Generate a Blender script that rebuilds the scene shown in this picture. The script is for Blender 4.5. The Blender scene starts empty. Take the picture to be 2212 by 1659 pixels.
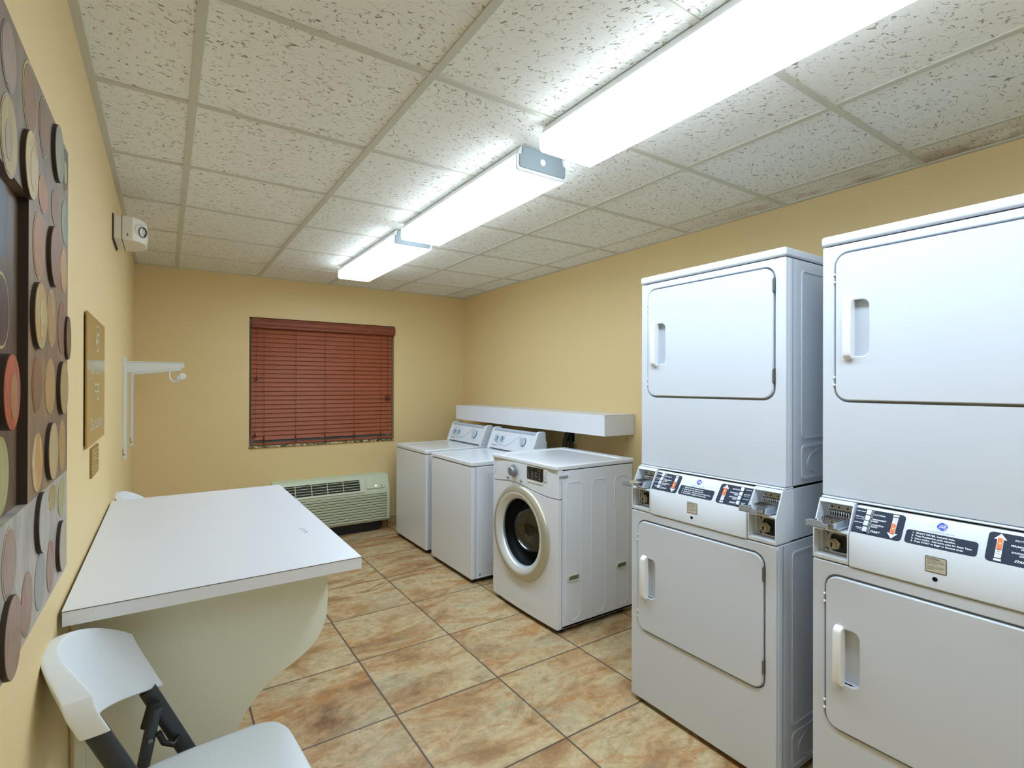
import bpy, bmesh, math, random
from mathutils import Vector, Matrix
from mathutils.geometry import tessellate_polygon
random.seed(7)
scn = bpy.context.scene
COL = scn.collection
PI = math.pi

# ------------------------------------------------------------------ materials
def lin(c):
    return tuple(((v / 255 + 0.055) / 1.055) ** 2.4 if v / 255 > 0.04045 else v / 255 / 12.92 for v in c) + (1.0,)

class NT:
    def __init__(s, name):
        s.m = bpy.data.materials.new(name); s.m.use_nodes = True
        s.t = s.m.node_tree; s.n = s.t.nodes; s.b = s.n['Principled BSDF']
    def add(s, typ, **k):
        n = s.n.new(typ)
        for a, v in k.items():
            if a.startswith('i_'):
                key = a[2:].replace('_', ' ')
                if key.isdigit(): key = int(key)
                if hasattr(v, 'links') or hasattr(v, 'is_linked'): s.t.links.new(v, n.inputs[key])
                else: n.inputs[key].default_value = v
            else: setattr(n, a, v)
        return n
    def link(s, a, b): s.t.links.new(a, b)
    def math(s, op, a, b=None, c=None):
        n = s.n.new('ShaderNodeMath'); n.operation = op
        for i, v in enumerate((a, b, c)):
            if v is None: continue
            if hasattr(v, 'is_linked'): s.t.links.new(v, n.inputs[i])
            else: n.inputs[i].default_value = v
        return n.outputs[0]
    def pos(s): return s.add('ShaderNodeNewGeometry').outputs['Position']
    def obj(s): return s.add('ShaderNodeTexCoord').outputs['Object']
    def vscale(s, v, sc):
        n = s.add('ShaderNodeMapping'); s.link(v, n.inputs['Vector']); n.inputs['Scale'].default_value = sc
        return n.outputs[0]
    def ramp(s, fac, stops, interp='LINEAR'):
        n = s.n.new('ShaderNodeValToRGB'); n.color_ramp.interpolation = interp
        e = n.color_ramp.elements
        while len(e) < len(stops): e.new(0.5)
        for i, (p, c) in enumerate(stops): e[i].position = p; e[i].color = c
        s.link(fac, n.inputs[0]); return n.outputs[0]
    def mix(s, f, a, b, mode='MIX'):
        n = s.n.new('ShaderNodeMix'); n.data_type = 'RGBA'; n.blend_type = mode
        for k, v in ((0, f), (6, a), (7, b)):
            if hasattr(v, 'is_linked'): s.t.links.new(v, n.inputs[k])
            else: n.inputs[k].default_value = v
        return n.outputs[2]
    def bump(s, h, strength, dist=0.002):
        n = s.add('ShaderNodeBump'); s.link(h, n.inputs['Height'])
        n.inputs['Strength'].default_value = strength; n.inputs['Distance'].default_value = dist
        s.link(n.outputs[0], s.b.inputs['Normal'])

def mat(name, c, rough=0.5, metal=0.0, spec=0.5, bump=None, coat=0.0, var=0.0):
    t = NT(name); b = t.b
    b.inputs['Base Color'].default_value = lin(c); b.inputs['Roughness'].default_value = rough
    b.inputs['Metallic'].default_value = metal; b.inputs['Specular IOR Level'].default_value = spec
    b.inputs['Coat Weight'].default_value = coat
    if bump:
        n = t.add('ShaderNodeTexNoise', i_Scale=bump[0], i_Detail=3.0); t.link(t.pos(), n.inputs['Vector'])
        t.bump(n.outputs[0], bump[1], bump[2] if len(bump) > 2 else 0.002)
    if var:
        n = t.add('ShaderNodeTexNoise', i_Scale=2.5, i_Detail=4.0); t.link(t.pos(), n.inputs['Vector'])
        c2 = tuple(max(0, v - var * 255) for v in c)
        t.link(t.mix(n.outputs[0], lin(c), lin(c2)), b.inputs['Base Color'])
    return t.m

def emit(name, c, k):
    t = NT(name); t.b.inputs['Base Color'].default_value = lin(c)
    t.b.inputs['Emission Color'].default_value = lin(c); t.b.inputs['Emission Strength'].default_value = k
    return t.m

def paint(name, a, b, scale=18, c=None, rough=0.45):
    """brushed two or three tone paint"""
    t = NT(name)
    n = t.add('ShaderNodeTexNoise', i_Scale=scale, i_Detail=6.0, i_Roughness=0.65, i_Distortion=0.6)
    t.link(t.vscale(t.pos(), (1, 1.6, 0.55)), n.inputs['Vector'])
    st = [(0.36, lin(a)), (0.62, lin(b))] if c is None else [(0.34, lin(a)), (0.5, lin(b)), (0.64, lin(c))]
    t.link(t.ramp(n.outputs[0], st), t.b.inputs['Base Color']); t.b.inputs['Roughness'].default_value = rough
    t.bump(n.outputs[0], 0.25, 0.002)
    return t.m

WALLC = (229, 203, 149)
M = {}
M['wall'] = mat('yellow_wall_paint', WALLC, 0.55, bump=(170, 0.35, 0.002), spec=0.35)
M['white'] = mat('white_enamel', (228, 232, 238), 0.22, bump=(420, 0.03, 0.0006))
M['white2'] = mat('white_enamel_lid', (230, 234, 238), 0.14)
M['plastic'] = mat('white_console_plastic', (226, 232, 238), 0.35)
M['satin'] = mat('white_satin_enamel', (216, 222, 230), 0.32, bump=(300, 0.05, 0.0006))
M['bright'] = mat('bright_white_plastic', (242, 243, 240), 0.28)
M['lam'] = mat('white_laminate', (226, 228, 232), 0.32)
M['lamline'] = mat('dark_laminate_seam', (70, 62, 55), 0.6)
M['cream'] = mat('pale_cream_board', (232, 234, 214), 0.45, var=0.02)
M['chairw'] = mat('white_blow_moulded_plastic', (228, 233, 235), 0.42, bump=(260, 0.12, 0.001))
M['chairshell'] = M['chairw']
M['tube'] = mat('charcoal_painted_steel', (48, 54, 60), 0.38, spec=0.5)
M['black'] = mat('black_plastic', (16, 16, 17), 0.4)
M['gap'] = mat('dark_gap', (18, 20, 22), 0.8, spec=0.1)
M['rubber'] = mat('dark_rubber', (40, 44, 44), 0.6)
M['chrome'] = mat('chrome', (215, 218, 222), 0.1, metal=1.0)
M['steel'] = mat('stainless_steel', (170, 170, 165), 0.22, metal=1.0)
M['brass'] = mat('nickel_lock', (196, 186, 160), 0.3, metal=0.9)
M['silver'] = mat('silver_plastic', (222, 226, 224), 0.3, metal=0.25)
M['button'] = mat('silver_button', (186, 194, 206), 0.28, metal=0.6)
M['champ'] = mat('satin_silver_ring', (196, 192, 174), 0.34, metal=0.55)
M['greyknob'] = mat('grey_knob', (140, 150, 156), 0.3, metal=0.4)
M['lightgrey'] = mat('light_grey_plastic', (182, 196, 210), 0.3)
M['navy'] = mat('navy_label', (30, 40, 60), 0.5, spec=0.25)
M['ink'] = mat('white_ink', (238, 240, 244), 0.5)
M['darkink'] = mat('dark_ink', (40, 42, 48), 0.5)
M['greyink'] = mat('grey_ink', (120, 132, 140), 0.5)
M['blue'] = mat('blue_ink', (22, 60, 190), 0.4)
M['labelbg'] = mat('tan_label', (206, 200, 178), 0.5)
M['lamp'] = emit('orange_indicator', (255, 70, 20), 1.1)
M['lampspot'] = emit('indicator_filament', (255, 190, 60), 3.0)
M['led'] = emit('green_led', (225, 238, 235), 0.9)
M['ac'] = mat('pale_green_beige_plastic', (206, 212, 184), 0.4)
M['acdark'] = mat('painted_louvre_shade', (38, 44, 26), 0.7)  # dark plates stand for shade inside the grilles; the housing is closed
M['brackw'] = mat('white_painted_metal', (222, 224, 220), 0.4)
M['emw'] = mat('emergency_light_plastic', (226, 220, 206), 0.4)
M['reflector'] = mat('lamp_reflector', (180, 225, 215), 0.08, metal=1.0)
M['grid'] = mat('ceiling_grid_metal', (206, 205, 190), 0.45)
M['fixture'] = mat('grey_fixture_metal', (146, 158, 163), 0.5)
M['fixrim'] = mat('fixture_rim_plastic', (235, 236, 238), 0.4)
M['tan'] = mat('tan_plaque', (150, 118, 62), 0.4)
M['gold'] = mat('gold_glass_plaque', (166, 126, 44), 0.07, spec=0.8, coat=0.6)
M['goldedge'] = mat('plaque_edge', (196, 184, 110), 0.2)
M['etch'] = mat('etched_lettering', (214, 206, 170), 0.5)
M['hose'] = mat('grey_rubber_hose', (66, 72, 66), 0.5)
M['box'] = mat('wall_box_plastic', (216, 214, 176), 0.5)
M['woodside'] = mat('dark_wood_edge', (52, 40, 30), 0.6, bump=(60, 0.3))
M['zinc'] = mat('hinge_steel', (120, 126, 122), 0.35, metal=0.8)

# diffuser of the fluorescent fixtures
t = NT('lit_acrylic_diffuser'); t.b.inputs['Base Color'].default_value = (0.9, 0.9, 0.9, 1)
t.b.inputs['Emission Color'].default_value = (0.655, 0.815, 1.0, 1); t.b.inputs['Emission Strength'].default_value = 10.0
M['diffuser'] = t.m
t = NT('lit_acrylic_diffuser_side'); t.b.inputs['Base Color'].default_value = (0.9, 0.9, 0.9, 1)
t.b.inputs['Emission Color'].default_value = (0.72, 0.86, 1.0, 1); t.b.inputs['Emission Strength'].default_value = 4.2
M['diffside'] = t.m

# glass
t = NT('porthole_glass'); t.n.remove(t.b)
tr = t.add('ShaderNodeBsdfTransparent'); tr.inputs[0].default_value = (0.80, 0.84, 0.86, 1)
gl = t.add('ShaderNodeBsdfGlossy'); gl.inputs['Roughness'].default_value = 0.03; gl.inputs[0].default_value = (0.9, 0.95, 1, 1)
fr = t.add('ShaderNodeFresnel'); fr.inputs[0].default_value = 1.75
mx_ = t.add('ShaderNodeMixShader'); t.link(fr.outputs[0], mx_.inputs[0]); t.link(tr.outputs[0], mx_.inputs[1]); t.link(gl.outputs[0], mx_.inputs[2])
t.link(mx_.outputs[0], t.n['Material Output'].inputs[0])
M['glass'] = t.m

# perforated drum steel
t = NT('drum_steel'); b = t.b; b.inputs['Metallic'].default_value = 1.0; b.inputs['Roughness'].default_value = 0.25
v = t.add('ShaderNodeTexVoronoi', i_Scale=55.0); t.link(t.pos(), v.inputs['Vector'])
t.link(t.ramp(v.outputs['Distance'], [(0.16, lin((30, 28, 22))), (0.24, lin((190, 186, 168)))]), b.inputs['Base Color'])
M['drum'] = t.m

# cherry wood blind
def wood(name, a, b_, axis_scale):
    t = NT(name)
    n = t.add('ShaderNodeTexNoise', i_Scale=9.0, i_Detail=6.0, i_Distortion=0.8); t.link(t.vscale(t.pos(), axis_scale), n.inputs['Vector'])
    t.link(t.ramp(n.outputs[0], [(0.3, lin(a)), (0.7, lin(b_))]), t.b.inputs['Base Color'])
    t.b.inputs['Roughness'].default_value = 0.5; t.b.inputs['Specular IOR Level'].default_value = 0.3
    return t.m
M['cherry'] = wood('cherry_wood', (150, 80, 50), (168, 92, 58), (1, 6, 14))
M['cherrydark'] = wood('cherry_valance', (128, 66, 46), (146, 80, 56), (0.6, 6, 10))
M['cord'] = mat('brown_cord', (92, 46, 26), 0.6)
M['tassel'] = mat('dark_wood_tassel', (84, 34, 20), 0.35)

# granite sill
t = NT('granite'); v = t.add('ShaderNodeTexVoronoi', i_Scale=110.0); t.link(t.vscale(t.pos(), (0.6, 1, 1.2)), v.inputs['Vector'])
n = t.add('ShaderNodeTexNoise', i_Scale=45.0, i_Detail=5.0); t.link(t.pos(), n.inputs['Vector'])
c1 = t.ramp(n.outputs[0], [(0.38, lin((40, 34, 24))), (0.5, lin((150, 126, 84))), (0.62, lin((214, 196, 150)))])
t.link(c1, t.b.inputs['Base Color']); t.b.inputs['Roughness'].default_value = 0.2
M['granite'] = t.m

# floor tiles --------------------------------------------------------------
TS, TX, TY = 0.5204, 1.3556, 3.696
def tile_mat(name, wallmode=False):
    t = NT(name); P = t.pos(); sep = t.add('ShaderNodeSeparateXYZ'); t.link(P, sep.inputs[0])
    ux = t.math('DIVIDE', t.math('SUBTRACT', sep.outputs[0], TX), TS)
    uy = t.math('DIVIDE', t.math('SUBTRACT', sep.outputs[1], TY), TS)
    ix, iy = t.math('FLOOR', ux), t.math('FLOOR', uy)
    fx, fy = t.math('SUBTRACT', ux, ix), t.math('SUBTRACT', uy, iy)
    ex = t.math('MINIMUM', fx, t.math('SUBTRACT', 1.0, fx)); ey = t.math('MINIMUM', fy, t.math('SUBTRACT', 1.0, fy))
    e = ex if wallmode else t.math('MINIMUM', ex, ey)
    cell = t.add('ShaderNodeCombineXYZ'); t.link(ix, cell.inputs[0]); t.link(iy, cell.inputs[1])
    wn = t.add('ShaderNodeTexWhiteNoise'); wn.noise_dimensions = '3D'; t.link(cell.outputs[0], wn.inputs['Vector'])
    off = t.add('ShaderNodeVectorMath', operation='MULTIPLY_ADD'); t.link(wn.outputs['Color'], off.inputs[0])
    off.inputs[1].default_value = (13, 17, 9); t.link(t.vscale(P, (0.72, 1.5, 1)), off.inputs[2])
    n1 = t.add('ShaderNodeTexNoise', i_Scale=3.0, i_Detail=10.0, i_Roughness=0.66, i_Distortion=0.55); t.link(off.outputs[0], n1.inputs['Vector'])
    n2 = t.add('ShaderNodeTexNoise', i_Scale=4.6, i_Detail=10.0, i_Roughness=0.72, i_Distortion=0.9); t.link(off.outputs[0], n2.inputs['Vector'])
    base = t.ramp(n1.outputs[0], [(0.30, lin((120, 84, 50))), (0.42, lin((176, 138, 92))), (0.50, lin((200, 168, 122))), (0.58, lin((208, 188, 146))), (0.68, lin((166, 128, 86)))])
    rust = t.ramp(n2.outputs[0], [(0.54, (0, 0, 0, 1)), (0.60, (1, 1, 1, 1))])
    col = t.mix(t.math('MULTIPLY', rust, 0.62), base, lin((190, 126, 62)))
    n3 = t.add('ShaderNodeTexNoise', i_Scale=2.8, i_Detail=12.0, i_Roughness=0.74, i_Distortion=1.0)
    o2 = t.add('ShaderNodeVectorMath', operation='ADD'); t.link(off.outputs[0], o2.inputs[0]); o2.inputs[1].default_value = (5, 9, 3); t.link(o2.outputs[0], n3.inputs['Vector'])
    grey = t.ramp(n3.outputs[0], [(0.52, (0, 0, 0, 1)), (0.62, (1, 1, 1, 1))])
    col = t.mix(t.math('MULTIPLY', grey, 0.6), col, lin((166, 154, 124)))
    vein = t.math('ABSOLUTE', t.math('SUBTRACT', n3.outputs[0], 0.50))
    vm = t.ramp(vein, [(0.0, (1, 1, 1, 1)), (0.010, (0, 0, 0, 1))])
    col = t.mix(t.math('MULTIPLY', vm, 0.5), col, lin((112, 72, 40)))
    n4 = t.add('ShaderNodeTexNoise', i_Scale=26.0, i_Detail=6.0, i_Roughness=0.7); t.link(P, n4.inputs['Vector'])
    col = t.mix(1.0, col, t.ramp(n4.outputs[0], [(0.35, (0.80, 0.78, 0.75, 1)), (0.6, (1.03, 1.03, 1.03, 1))]), 'MULTIPLY')
    gm = t.ramp(e, [(0.006, (1, 1, 1, 1)), (0.009, (0, 0, 0, 1))])
    col = t.mix(gm, col, lin((84, 70, 60)))
    t.link(col, t.b.inputs['Base Color'])
    t.b.inputs['Roughness'].default_value = 0.42
    h = t.math('ADD', t.math('MULTIPLY', n2.outputs[0], 0.5), t.math('MULTIPLY', gm, -0.6))
    t.bump(h, 0.35, 0.004)
    return t.m
M['floor'] = tile_mat('slate_look_floor_tile')
M['basetile'] = tile_mat('slate_look_base_tile', True)

# ceiling tiles --------------------------------------------------------------
GX, GY, GS = 0.0758, 2.0744, 0.609
t = NT('fissured_ceiling_tile'); P = t.pos(); sep = t.add('ShaderNodeSeparateXYZ'); t.link(P, sep.inputs[0])
ix = t.math('FLOOR', t.math('DIVIDE', t.math('SUBTRACT', sep.outputs[0], GX), GS))
iy = t.math('FLOOR', t.math('DIVIDE', t.math('SUBTRACT', sep.outputs[1], GY), GS))
cell = t.add('ShaderNodeCombineXYZ'); t.link(ix, cell.inputs[0]); t.link(iy, cell.inputs[1])
wn = t.add('ShaderNodeTexWhiteNoise'); t.link(cell.outputs[0], wn.inputs['Vector'])
off = t.add('ShaderNodeVectorMath', operation='MULTIPLY_ADD'); t.link(wn.outputs['Color'], off.inputs[0]); off.inputs[1].default_value = (7, 11, 5)
rotn = t.add('ShaderNodeVectorRotate'); rotn.rotation_type = 'Z_AXIS'; t.link(P, rotn.inputs['Vector'])
t.link(t.math('MULTIPLY', t.math('SUBTRACT', wn.outputs['Value'], 0.35), 1.5), rotn.inputs['Angle'])
t.link(t.vscale(rotn.outputs[0], (0.42, 1.0, 1)), off.inputs[2])
n1 = t.add('ShaderNodeTexNoise', i_Scale=44.0, i_Detail=2.0, i_Roughness=0.5, i_Distortion=0.5); t.link(off.outputs[0], n1.inputs['Vector'])
n2 = t.add('ShaderNodeTexNoise', i_Scale=58.0, i_Detail=1.0); t.link(P, n2.inputs['Vector'])
line = t.ramp(t.math('ABSOLUTE', t.math('SUBTRACT', n1.outputs[0], 0.5)), [(0.009, (1, 1, 1, 1)), (0.019, (0, 0, 0, 1))])
brk = t.ramp(n2.outputs[0], [(0.505, (0, 0, 0, 1)), (0.54, (1, 1, 1, 1))])
vo = t.add('ShaderNodeTexVoronoi', i_Scale=150.0); t.link(P, vo.inputs['Vector'])
dots = t.ramp(vo.outputs['Distance'], [(0.13, (1, 1, 1, 1)), (0.2, (0, 0, 0, 1))])
fis = t.math('MULTIPLY', line, brk)
msk = t.math('MAXIMUM', t.math('MULTIPLY', fis, 0.82), t.math('MULTIPLY', dots, 0.3))
nb = t.add('ShaderNodeTexNoise', i_Scale=1.4, i_Detail=3.0); t.link(P, nb.inputs['Vector'])
base = t.mix(nb.outputs[0], lin((244, 245, 238)), lin((238, 239, 230)))
col = t.mix(msk, base, lin((128, 114, 80)))
# old brown water stains by the right wall
ns = t.add('ShaderNodeTexNoise', i_Scale=4.5, i_Detail=5.0, i_Distortion=0.6); t.link(t.vscale(P, (1.6, 1, 1)), ns.inputs['Vector'])
mx = t.ramp(sep.outputs[0], [(0, (0, 0, 0, 1)), (1, (0, 0, 0, 1))])
sx = t.add('ShaderNodeMapRange', i_1=2.52, i_2=2.74); t.link(sep.outputs[0], sx.inputs[0])
sy = t.add('ShaderNodeMapRange', i_1=2.2, i_2=1.1); t.link(sep.outputs[1], sy.inputs[0])
st = t.math('MULTIPLY', t.math('MULTIPLY', sx.outputs[0], sy.outputs[0]), t.ramp(ns.outputs[0], [(0.4, (0, 0, 0, 1)), (0.55, (1, 1, 1, 1))]))
col = t.mix(t.math('MULTIPLY', st, 0.75), col, lin((158, 116, 66)))
t.link(col, t.b.inputs['Base Color']); t.b.inputs['Roughness'].default_value = 0.8; t.b.inputs['Specular IOR Level'].default_value = 0.15
t.bump(t.math('ADD', t.math('MULTIPLY', msk, -1.0), t.math('MULTIPLY', n2.outputs[0], 0.12)), 0.5, 0.004)
M['ceiling'] = t.m

# ------------------------------------------------------------------ mesh builder
ORIG = {}
def FX(x0=0.0):      # face looking to -x ; u = -y, v = z, w outwards
    return Matrix(((0, 0, -1, x0), (-1, 0, 0, 0), (0, 1, 0, 0), (0, 0, 0, 1)))
def FY(y0=0.0):      # face looking to -y ; u = x, v = z
    return Matrix(((1, 0, 0, 0), (0, 0, -1, y0), (0, 1, 0, 0), (0, 0, 0, 1)))
def FW(x0=0.0):      # face looking to +x ; u = y, v = z
    return Matrix(((0, 0, 1, x0), (1, 0, 0, 0), (0, 1, 0, 0), (0, 0, 0, 1)))
def FZ(z0=0.0):      # looking up
    return Matrix.Translation((0, 0, z0))

def rrect(u0, v0, u1, v1, r=0.01, seg=5):
    if u0 > u1: u0, u1 = u1, u0
    if v0 > v1: v0, v1 = v1, v0
    rs = r if isinstance(r, (tuple, list)) else (r,) * 4     # bl, br, tr, tl
    out = []
    for (cx, cy, a0, rr) in ((u0, v0, PI, rs[0]), (u1, v0, 1.5 * PI, rs[1]), (u1, v1, 0, rs[2]), (u0, v1, 0.5 * PI, rs[3])):
        sx = 1 if cx == u0 else -1; sy = 1 if cy == v0 else -1
        if rr < 1e-6: out.append((cx, cy)); continue
        for i in range(seg + 1):
            a = a0 + i / seg * PI / 2
            out.append((cx + sx * rr + rr * math.cos(a), cy + sy * rr + rr * math.sin(a)))
    return out
def ell(cu, cv, ru, rv, n=32, a0=0.0):
    return [(cu + ru * math.cos(a0 + 2 * PI * i / n), cv + rv * math.sin(a0 + 2 * PI * i / n)) for i in range(n)]

_text_cache = {}
class MB:
    def __init__(s): s.bm = bmesh.new(); s.mats = []
    def mi(s, m):
        m = M[m] if isinstance(m, str) else m
        if m not in s.mats: s.mats.append(m)
        return s.mats.index(m)
    def faces(s, vs, fs, m):
        k = s.mi(m); V = [s.bm.verts.new(v) for v in vs]
        for f in fs:
            try: fc = s.bm.faces.new([V[i] for i in f]); fc.material_index = k
            except ValueError: pass
        return V
    def box(s, a, b, m, T=None):
        x0, y0, z0 = [min(p, q) for p, q in zip(a, b)]; x1, y1, z1 = [max(p, q) for p, q in zip(a, b)]
        vs = [Vector(v) for v in ((x0, y0, z0), (x1, y0, z0), (x1, y1, z0), (x0, y1, z0), (x0, y0, z1), (x1, y0, z1), (x1, y1, z1), (x0, y1, z1))]
        if T: vs = [T @ v for v in vs]
        s.faces(vs, [(0, 3, 2, 1), (4, 5, 6, 7), (0, 1, 5, 4), (1, 2, 6, 5), (2, 3, 7, 6), (3, 0, 4, 7)], m)
        return s
    def ringplate(s, outer, hole, T, w0, w1, m, sub=1):
        hole = list(reversed(hole))
        cx = sum(p[0] for p in hole) / len(hole); cy = sum(p[1] for p in hole) / len(hole)
        def ray(poly, a):
            dx, dy = math.cos(a), math.sin(a); best = 0
            for i in range(len(poly)):
                x0, y0 = poly[i][0] - cx, poly[i][1] - cy; x1, y1 = poly[(i + 1) % len(poly)][0] - cx, poly[(i + 1) % len(poly)][1] - cy
                ex, ey = x1 - x0, y1 - y0; den = dx * ey - dy * ex
                if abs(den) < 1e-12: continue
                tt = (x0 * ey - y0 * ex) / den; q = (x0 * dy - y0 * dx) / den
                if -1e-6 <= q <= 1 + 1e-6 and tt > best: best = tt
            return (cx + dx * best, cy + dy * best)
        angs = sorted(math.atan2(p[1] - cy, p[0] - cx) % (2 * PI) for p in list(outer) + list(hole))
        A = []
        for a in angs:
            if not A or a - A[-1] > 2e-4: A.append(a)
        k = s.mi(m); ro = []
        for a in A:
            o, h = ray(outer, a), ray(hole, a)
            col = []
            for q in range(sub + 1):
                f = q / sub; p = (o[0] + (h[0] - o[0]) * f, o[1] + (h[1] - o[1]) * f)
                col.append((s.bm.verts.new(T @ Vector((p[0], p[1], w1))), s.bm.verts.new(T @ Vector((p[0], p[1], w0)))))
            ro.append(col)
        def F(*v):
            try: f = s.bm.faces.new(v); f.material_index = k
            except ValueError: pass
        for i in range(len(ro)):
            a, b = ro[i], ro[(i + 1) % len(ro)]
            for q in range(sub):
                F(a[q][0], b[q][0], b[q + 1][0], a[q + 1][0]); F(b[q][1], a[q][1], a[q + 1][1], b[q + 1][1])
            F(a[0][1], b[0][1], b[0][0], a[0][0]); F(a[sub][0], b[sub][0], b[sub][1], a[sub][1])
        return s
    def plate(s, outer, T, w0, w1, m, holes=(), sidemat=None, ring=True, sub=1):
        loops = [list(outer)] + [list(h) for h in holes]
        def area(l): return sum(l[i][0] * l[(i + 1) % len(l)][1] - l[(i + 1) % len(l)][0] * l[i][1] for i in range(len(l)))
        if area(loops[0]) < 0: loops[0].reverse()
        for i in range(1, len(loops)):
            if area(loops[i]) > 0: loops[i].reverse()
        flat = [p for l in loops for p in l]; n = len(flat)
        if w0 > w1: w0, w1 = w1, w0
        vs = [T @ Vector((p[0], p[1], w0)) for p in flat] + [T @ Vector((p[0], p[1], w1)) for p in flat]
        k = s.mi(m); ks = s.mi(sidemat) if sidemat else k
        V = [s.bm.verts.new(v) for v in vs]
        if len(loops) == 2 and ring: return s.ringplate(loops[0], loops[1], T, w0, w1, m, sub)
        if len(loops) == 1:
            tris = [tuple(range(n))]
        else:
            tris = tessellate_polygon([[Vector((p[0], p[1], 0)) for p in l] for l in loops])
            fixed = []
            for tr in tris:
                a, b, c = [flat[i] for i in tr]
                cr = (b[0] - a[0]) * (c[1] - a[1]) - (b[1] - a[1]) * (c[0] - a[0])
                fixed.append(tuple(tr) if cr > 0 else tuple(reversed(tr)))
            tris = fixed
        for tr in tris:
            try:
                f = s.bm.faces.new([V[i + n] for i in tr]); f.material_index = k
                f = s.bm.faces.new([V[i] for i in reversed(tr)]); f.material_index = k
            except ValueError: pass
        o = 0
        for l in loops:
            L = len(l)
            for i in range(L):
                j = (i + 1) % L
                try: f = s.bm.faces.new((V[o + i], V[o + j], V[o + j + n], V[o + i + n])); f.material_index = ks
                except ValueError: pass
            o += L
        return s
    def cyl(s, p0, p1, r, m, n=16, r1=None):
        return s.tube([p0, p1], r, m, n, radii=[r, r if r1 is None else r1])
    def tube(s, path, r, m, n=10, radii=None, flat=None, closed=False):
        P = [Vector(p) for p in path]; k = s.mi(m); rings = []
        up = None; N = len(P)
        for i, p in enumerate(P):
            if closed: d = (P[(i + 1) % N] - P[i - 1]).normalized()
            else: d = ((P[i + 1] if i + 1 < N else P[i]) - (P[i - 1] if i else P[i])).normalized()
            if up is None: up = Vector((0, 1, 0)) if abs(d.y) < 0.9 else Vector((0, 0, 1))
            a = (up - d * up.dot(d)).normalized(); b = d.cross(a); up = a
            rr = radii[i] if radii else r
            ra, rb = (rr * flat[0], rr * flat[1]) if flat else (rr, rr)
            rings.append([s.bm.verts.new(p + a * ra * math.cos(2 * PI * j / n) + b * rb * math.sin(2 * PI * j / n)) for j in range(n)])
        for i in range(N if closed else N - 1):
            A, B = rings[i], rings[(i + 1) % N]
            for j in range(n):
                f = s.bm.faces.new((A[j], A[(j + 1) % n], B[(j + 1) % n], B[j])); f.material_index = k
        if not closed:
            f = s.bm.faces.new(list(reversed(rings[0]))); f.material_index = k
            f = s.bm.faces.new(rings[-1]); f.material_index = k
        return s
    def lathe(s, prof, T, m, n=40, sq=(1, 1), mats=None):
        """prof: list of (radius, w); revolved about local w axis"""
        rings = []
        for r, w in prof:
            rings.append([s.bm.verts.new(T @ Vector((r * sq[0] * math.cos(2 * PI * j / n), r * sq[1] * math.sin(2 * PI * j / n), w))) for j in range(n)] if r > 1e-6 else [s.bm.verts.new(T @ Vector((0, 0, w)))])
        for i in range(len(rings) - 1):
            A, B = rings[i], rings[i + 1]; k = s.mi(mats[i] if mats else m)
            for j in range(n):
                j2 = (j + 1) % n
                if len(A) == 1 and len(B) == 1: continue
                if len(A) == 1: q = (A[0], B[j2], B[j])
                elif len(B) == 1: q = (A[j], A[j2], B[0])
                else: q = (A[j], A[j2], B[j2], B[j])
                try: f = s.bm.faces.new(q); f.material_index = k
                except ValueError: pass
        return s
    def sphere(s, c, r, m, sc=(1, 1, 1), seg=14):
        k = s.mi(m); T = Matrix.Translation(c) @ Matrix.Diagonal((r * sc[0], r * sc[1], r * sc[2], 1))
        g = bmesh.ops.create_uvsphere(s.bm, u_segments=seg, v_segments=max(6, seg // 2), radius=1, matrix=T)
        for v in g['verts']:
            for f in v.link_faces: f.material_index = k
        return s
    def text(s, body, size, T, m, align='LEFT', shear=0.0, off=0.0, spacing=1.0, sx=1.0, ext=0.0):
        key = (body, round(size, 5), align, shear, off, spacing)
        if key not in _text_cache:
            cu = bpy.data.curves.new('txt', 'FONT'); cu.body = body; cu.size = size; cu.align_x = align; cu.shear = shear
            cu.resolution_u = 2; cu.offset = off; cu.space_character = spacing
            ob = bpy.data.objects.new('txt', cu); COL.objects.link(ob); bpy.context.view_layer.update()
            me = bpy.data.meshes.new_from_object(ob.evaluated_get(bpy.context.evaluated_depsgraph_get()))
            _text_cache[key] = ([v.co.copy() for v in me.vertices], [tuple(p.vertices) for p in me.polygons])
            bpy.data.objects.remove(ob); bpy.data.curves.remove(cu); bpy.data.meshes.remove(me)
        vs, fs = _text_cache[key]
        s.faces([T @ Vector((v.x * sx, v.y, ext)) for v in vs], fs, m)
        return s
    def build(s, name, parent=None, bevel=None, smooth=35, seg=2, subsurf=0, origin=None, flip=True):
        if flip: bmesh.ops.recalc_face_normals(s.bm, faces=s.bm.faces)
        o = ORIG.get(parent.name, Vector((0, 0, 0))) if parent is not None else Vector(origin or (0, 0, 0))
        if o.length: bmesh.ops.translate(s.bm, verts=s.bm.verts, vec=-o)
        me = bpy.data.meshes.new(name); s.bm.to_mesh(me); s.bm.free()
        for m in s.mats: me.materials.append(m)
        if smooth:
            for p in me.polygons: p.use_smooth = True
            me.set_sharp_from_angle(angle=math.radians(smooth))
        ob = bpy.data.objects.new(name, me); COL.objects.link(ob)
        if parent is not None: ob.parent = parent; ORIG[ob.name] = o
        else: ob.location = o
        if bevel:
            b = ob.modifiers.new('Bevel', 'BEVEL'); b.width = bevel; b.segments = seg; b.limit_method = 'ANGLE'
            b.angle_limit = math.radians(40); b.harden_normals = True
        if subsurf:
            q = ob.modifiers.new('Subdivision', 'SUBSURF'); q.levels = subsurf; q.render_levels = subsurf
        return ob

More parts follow.
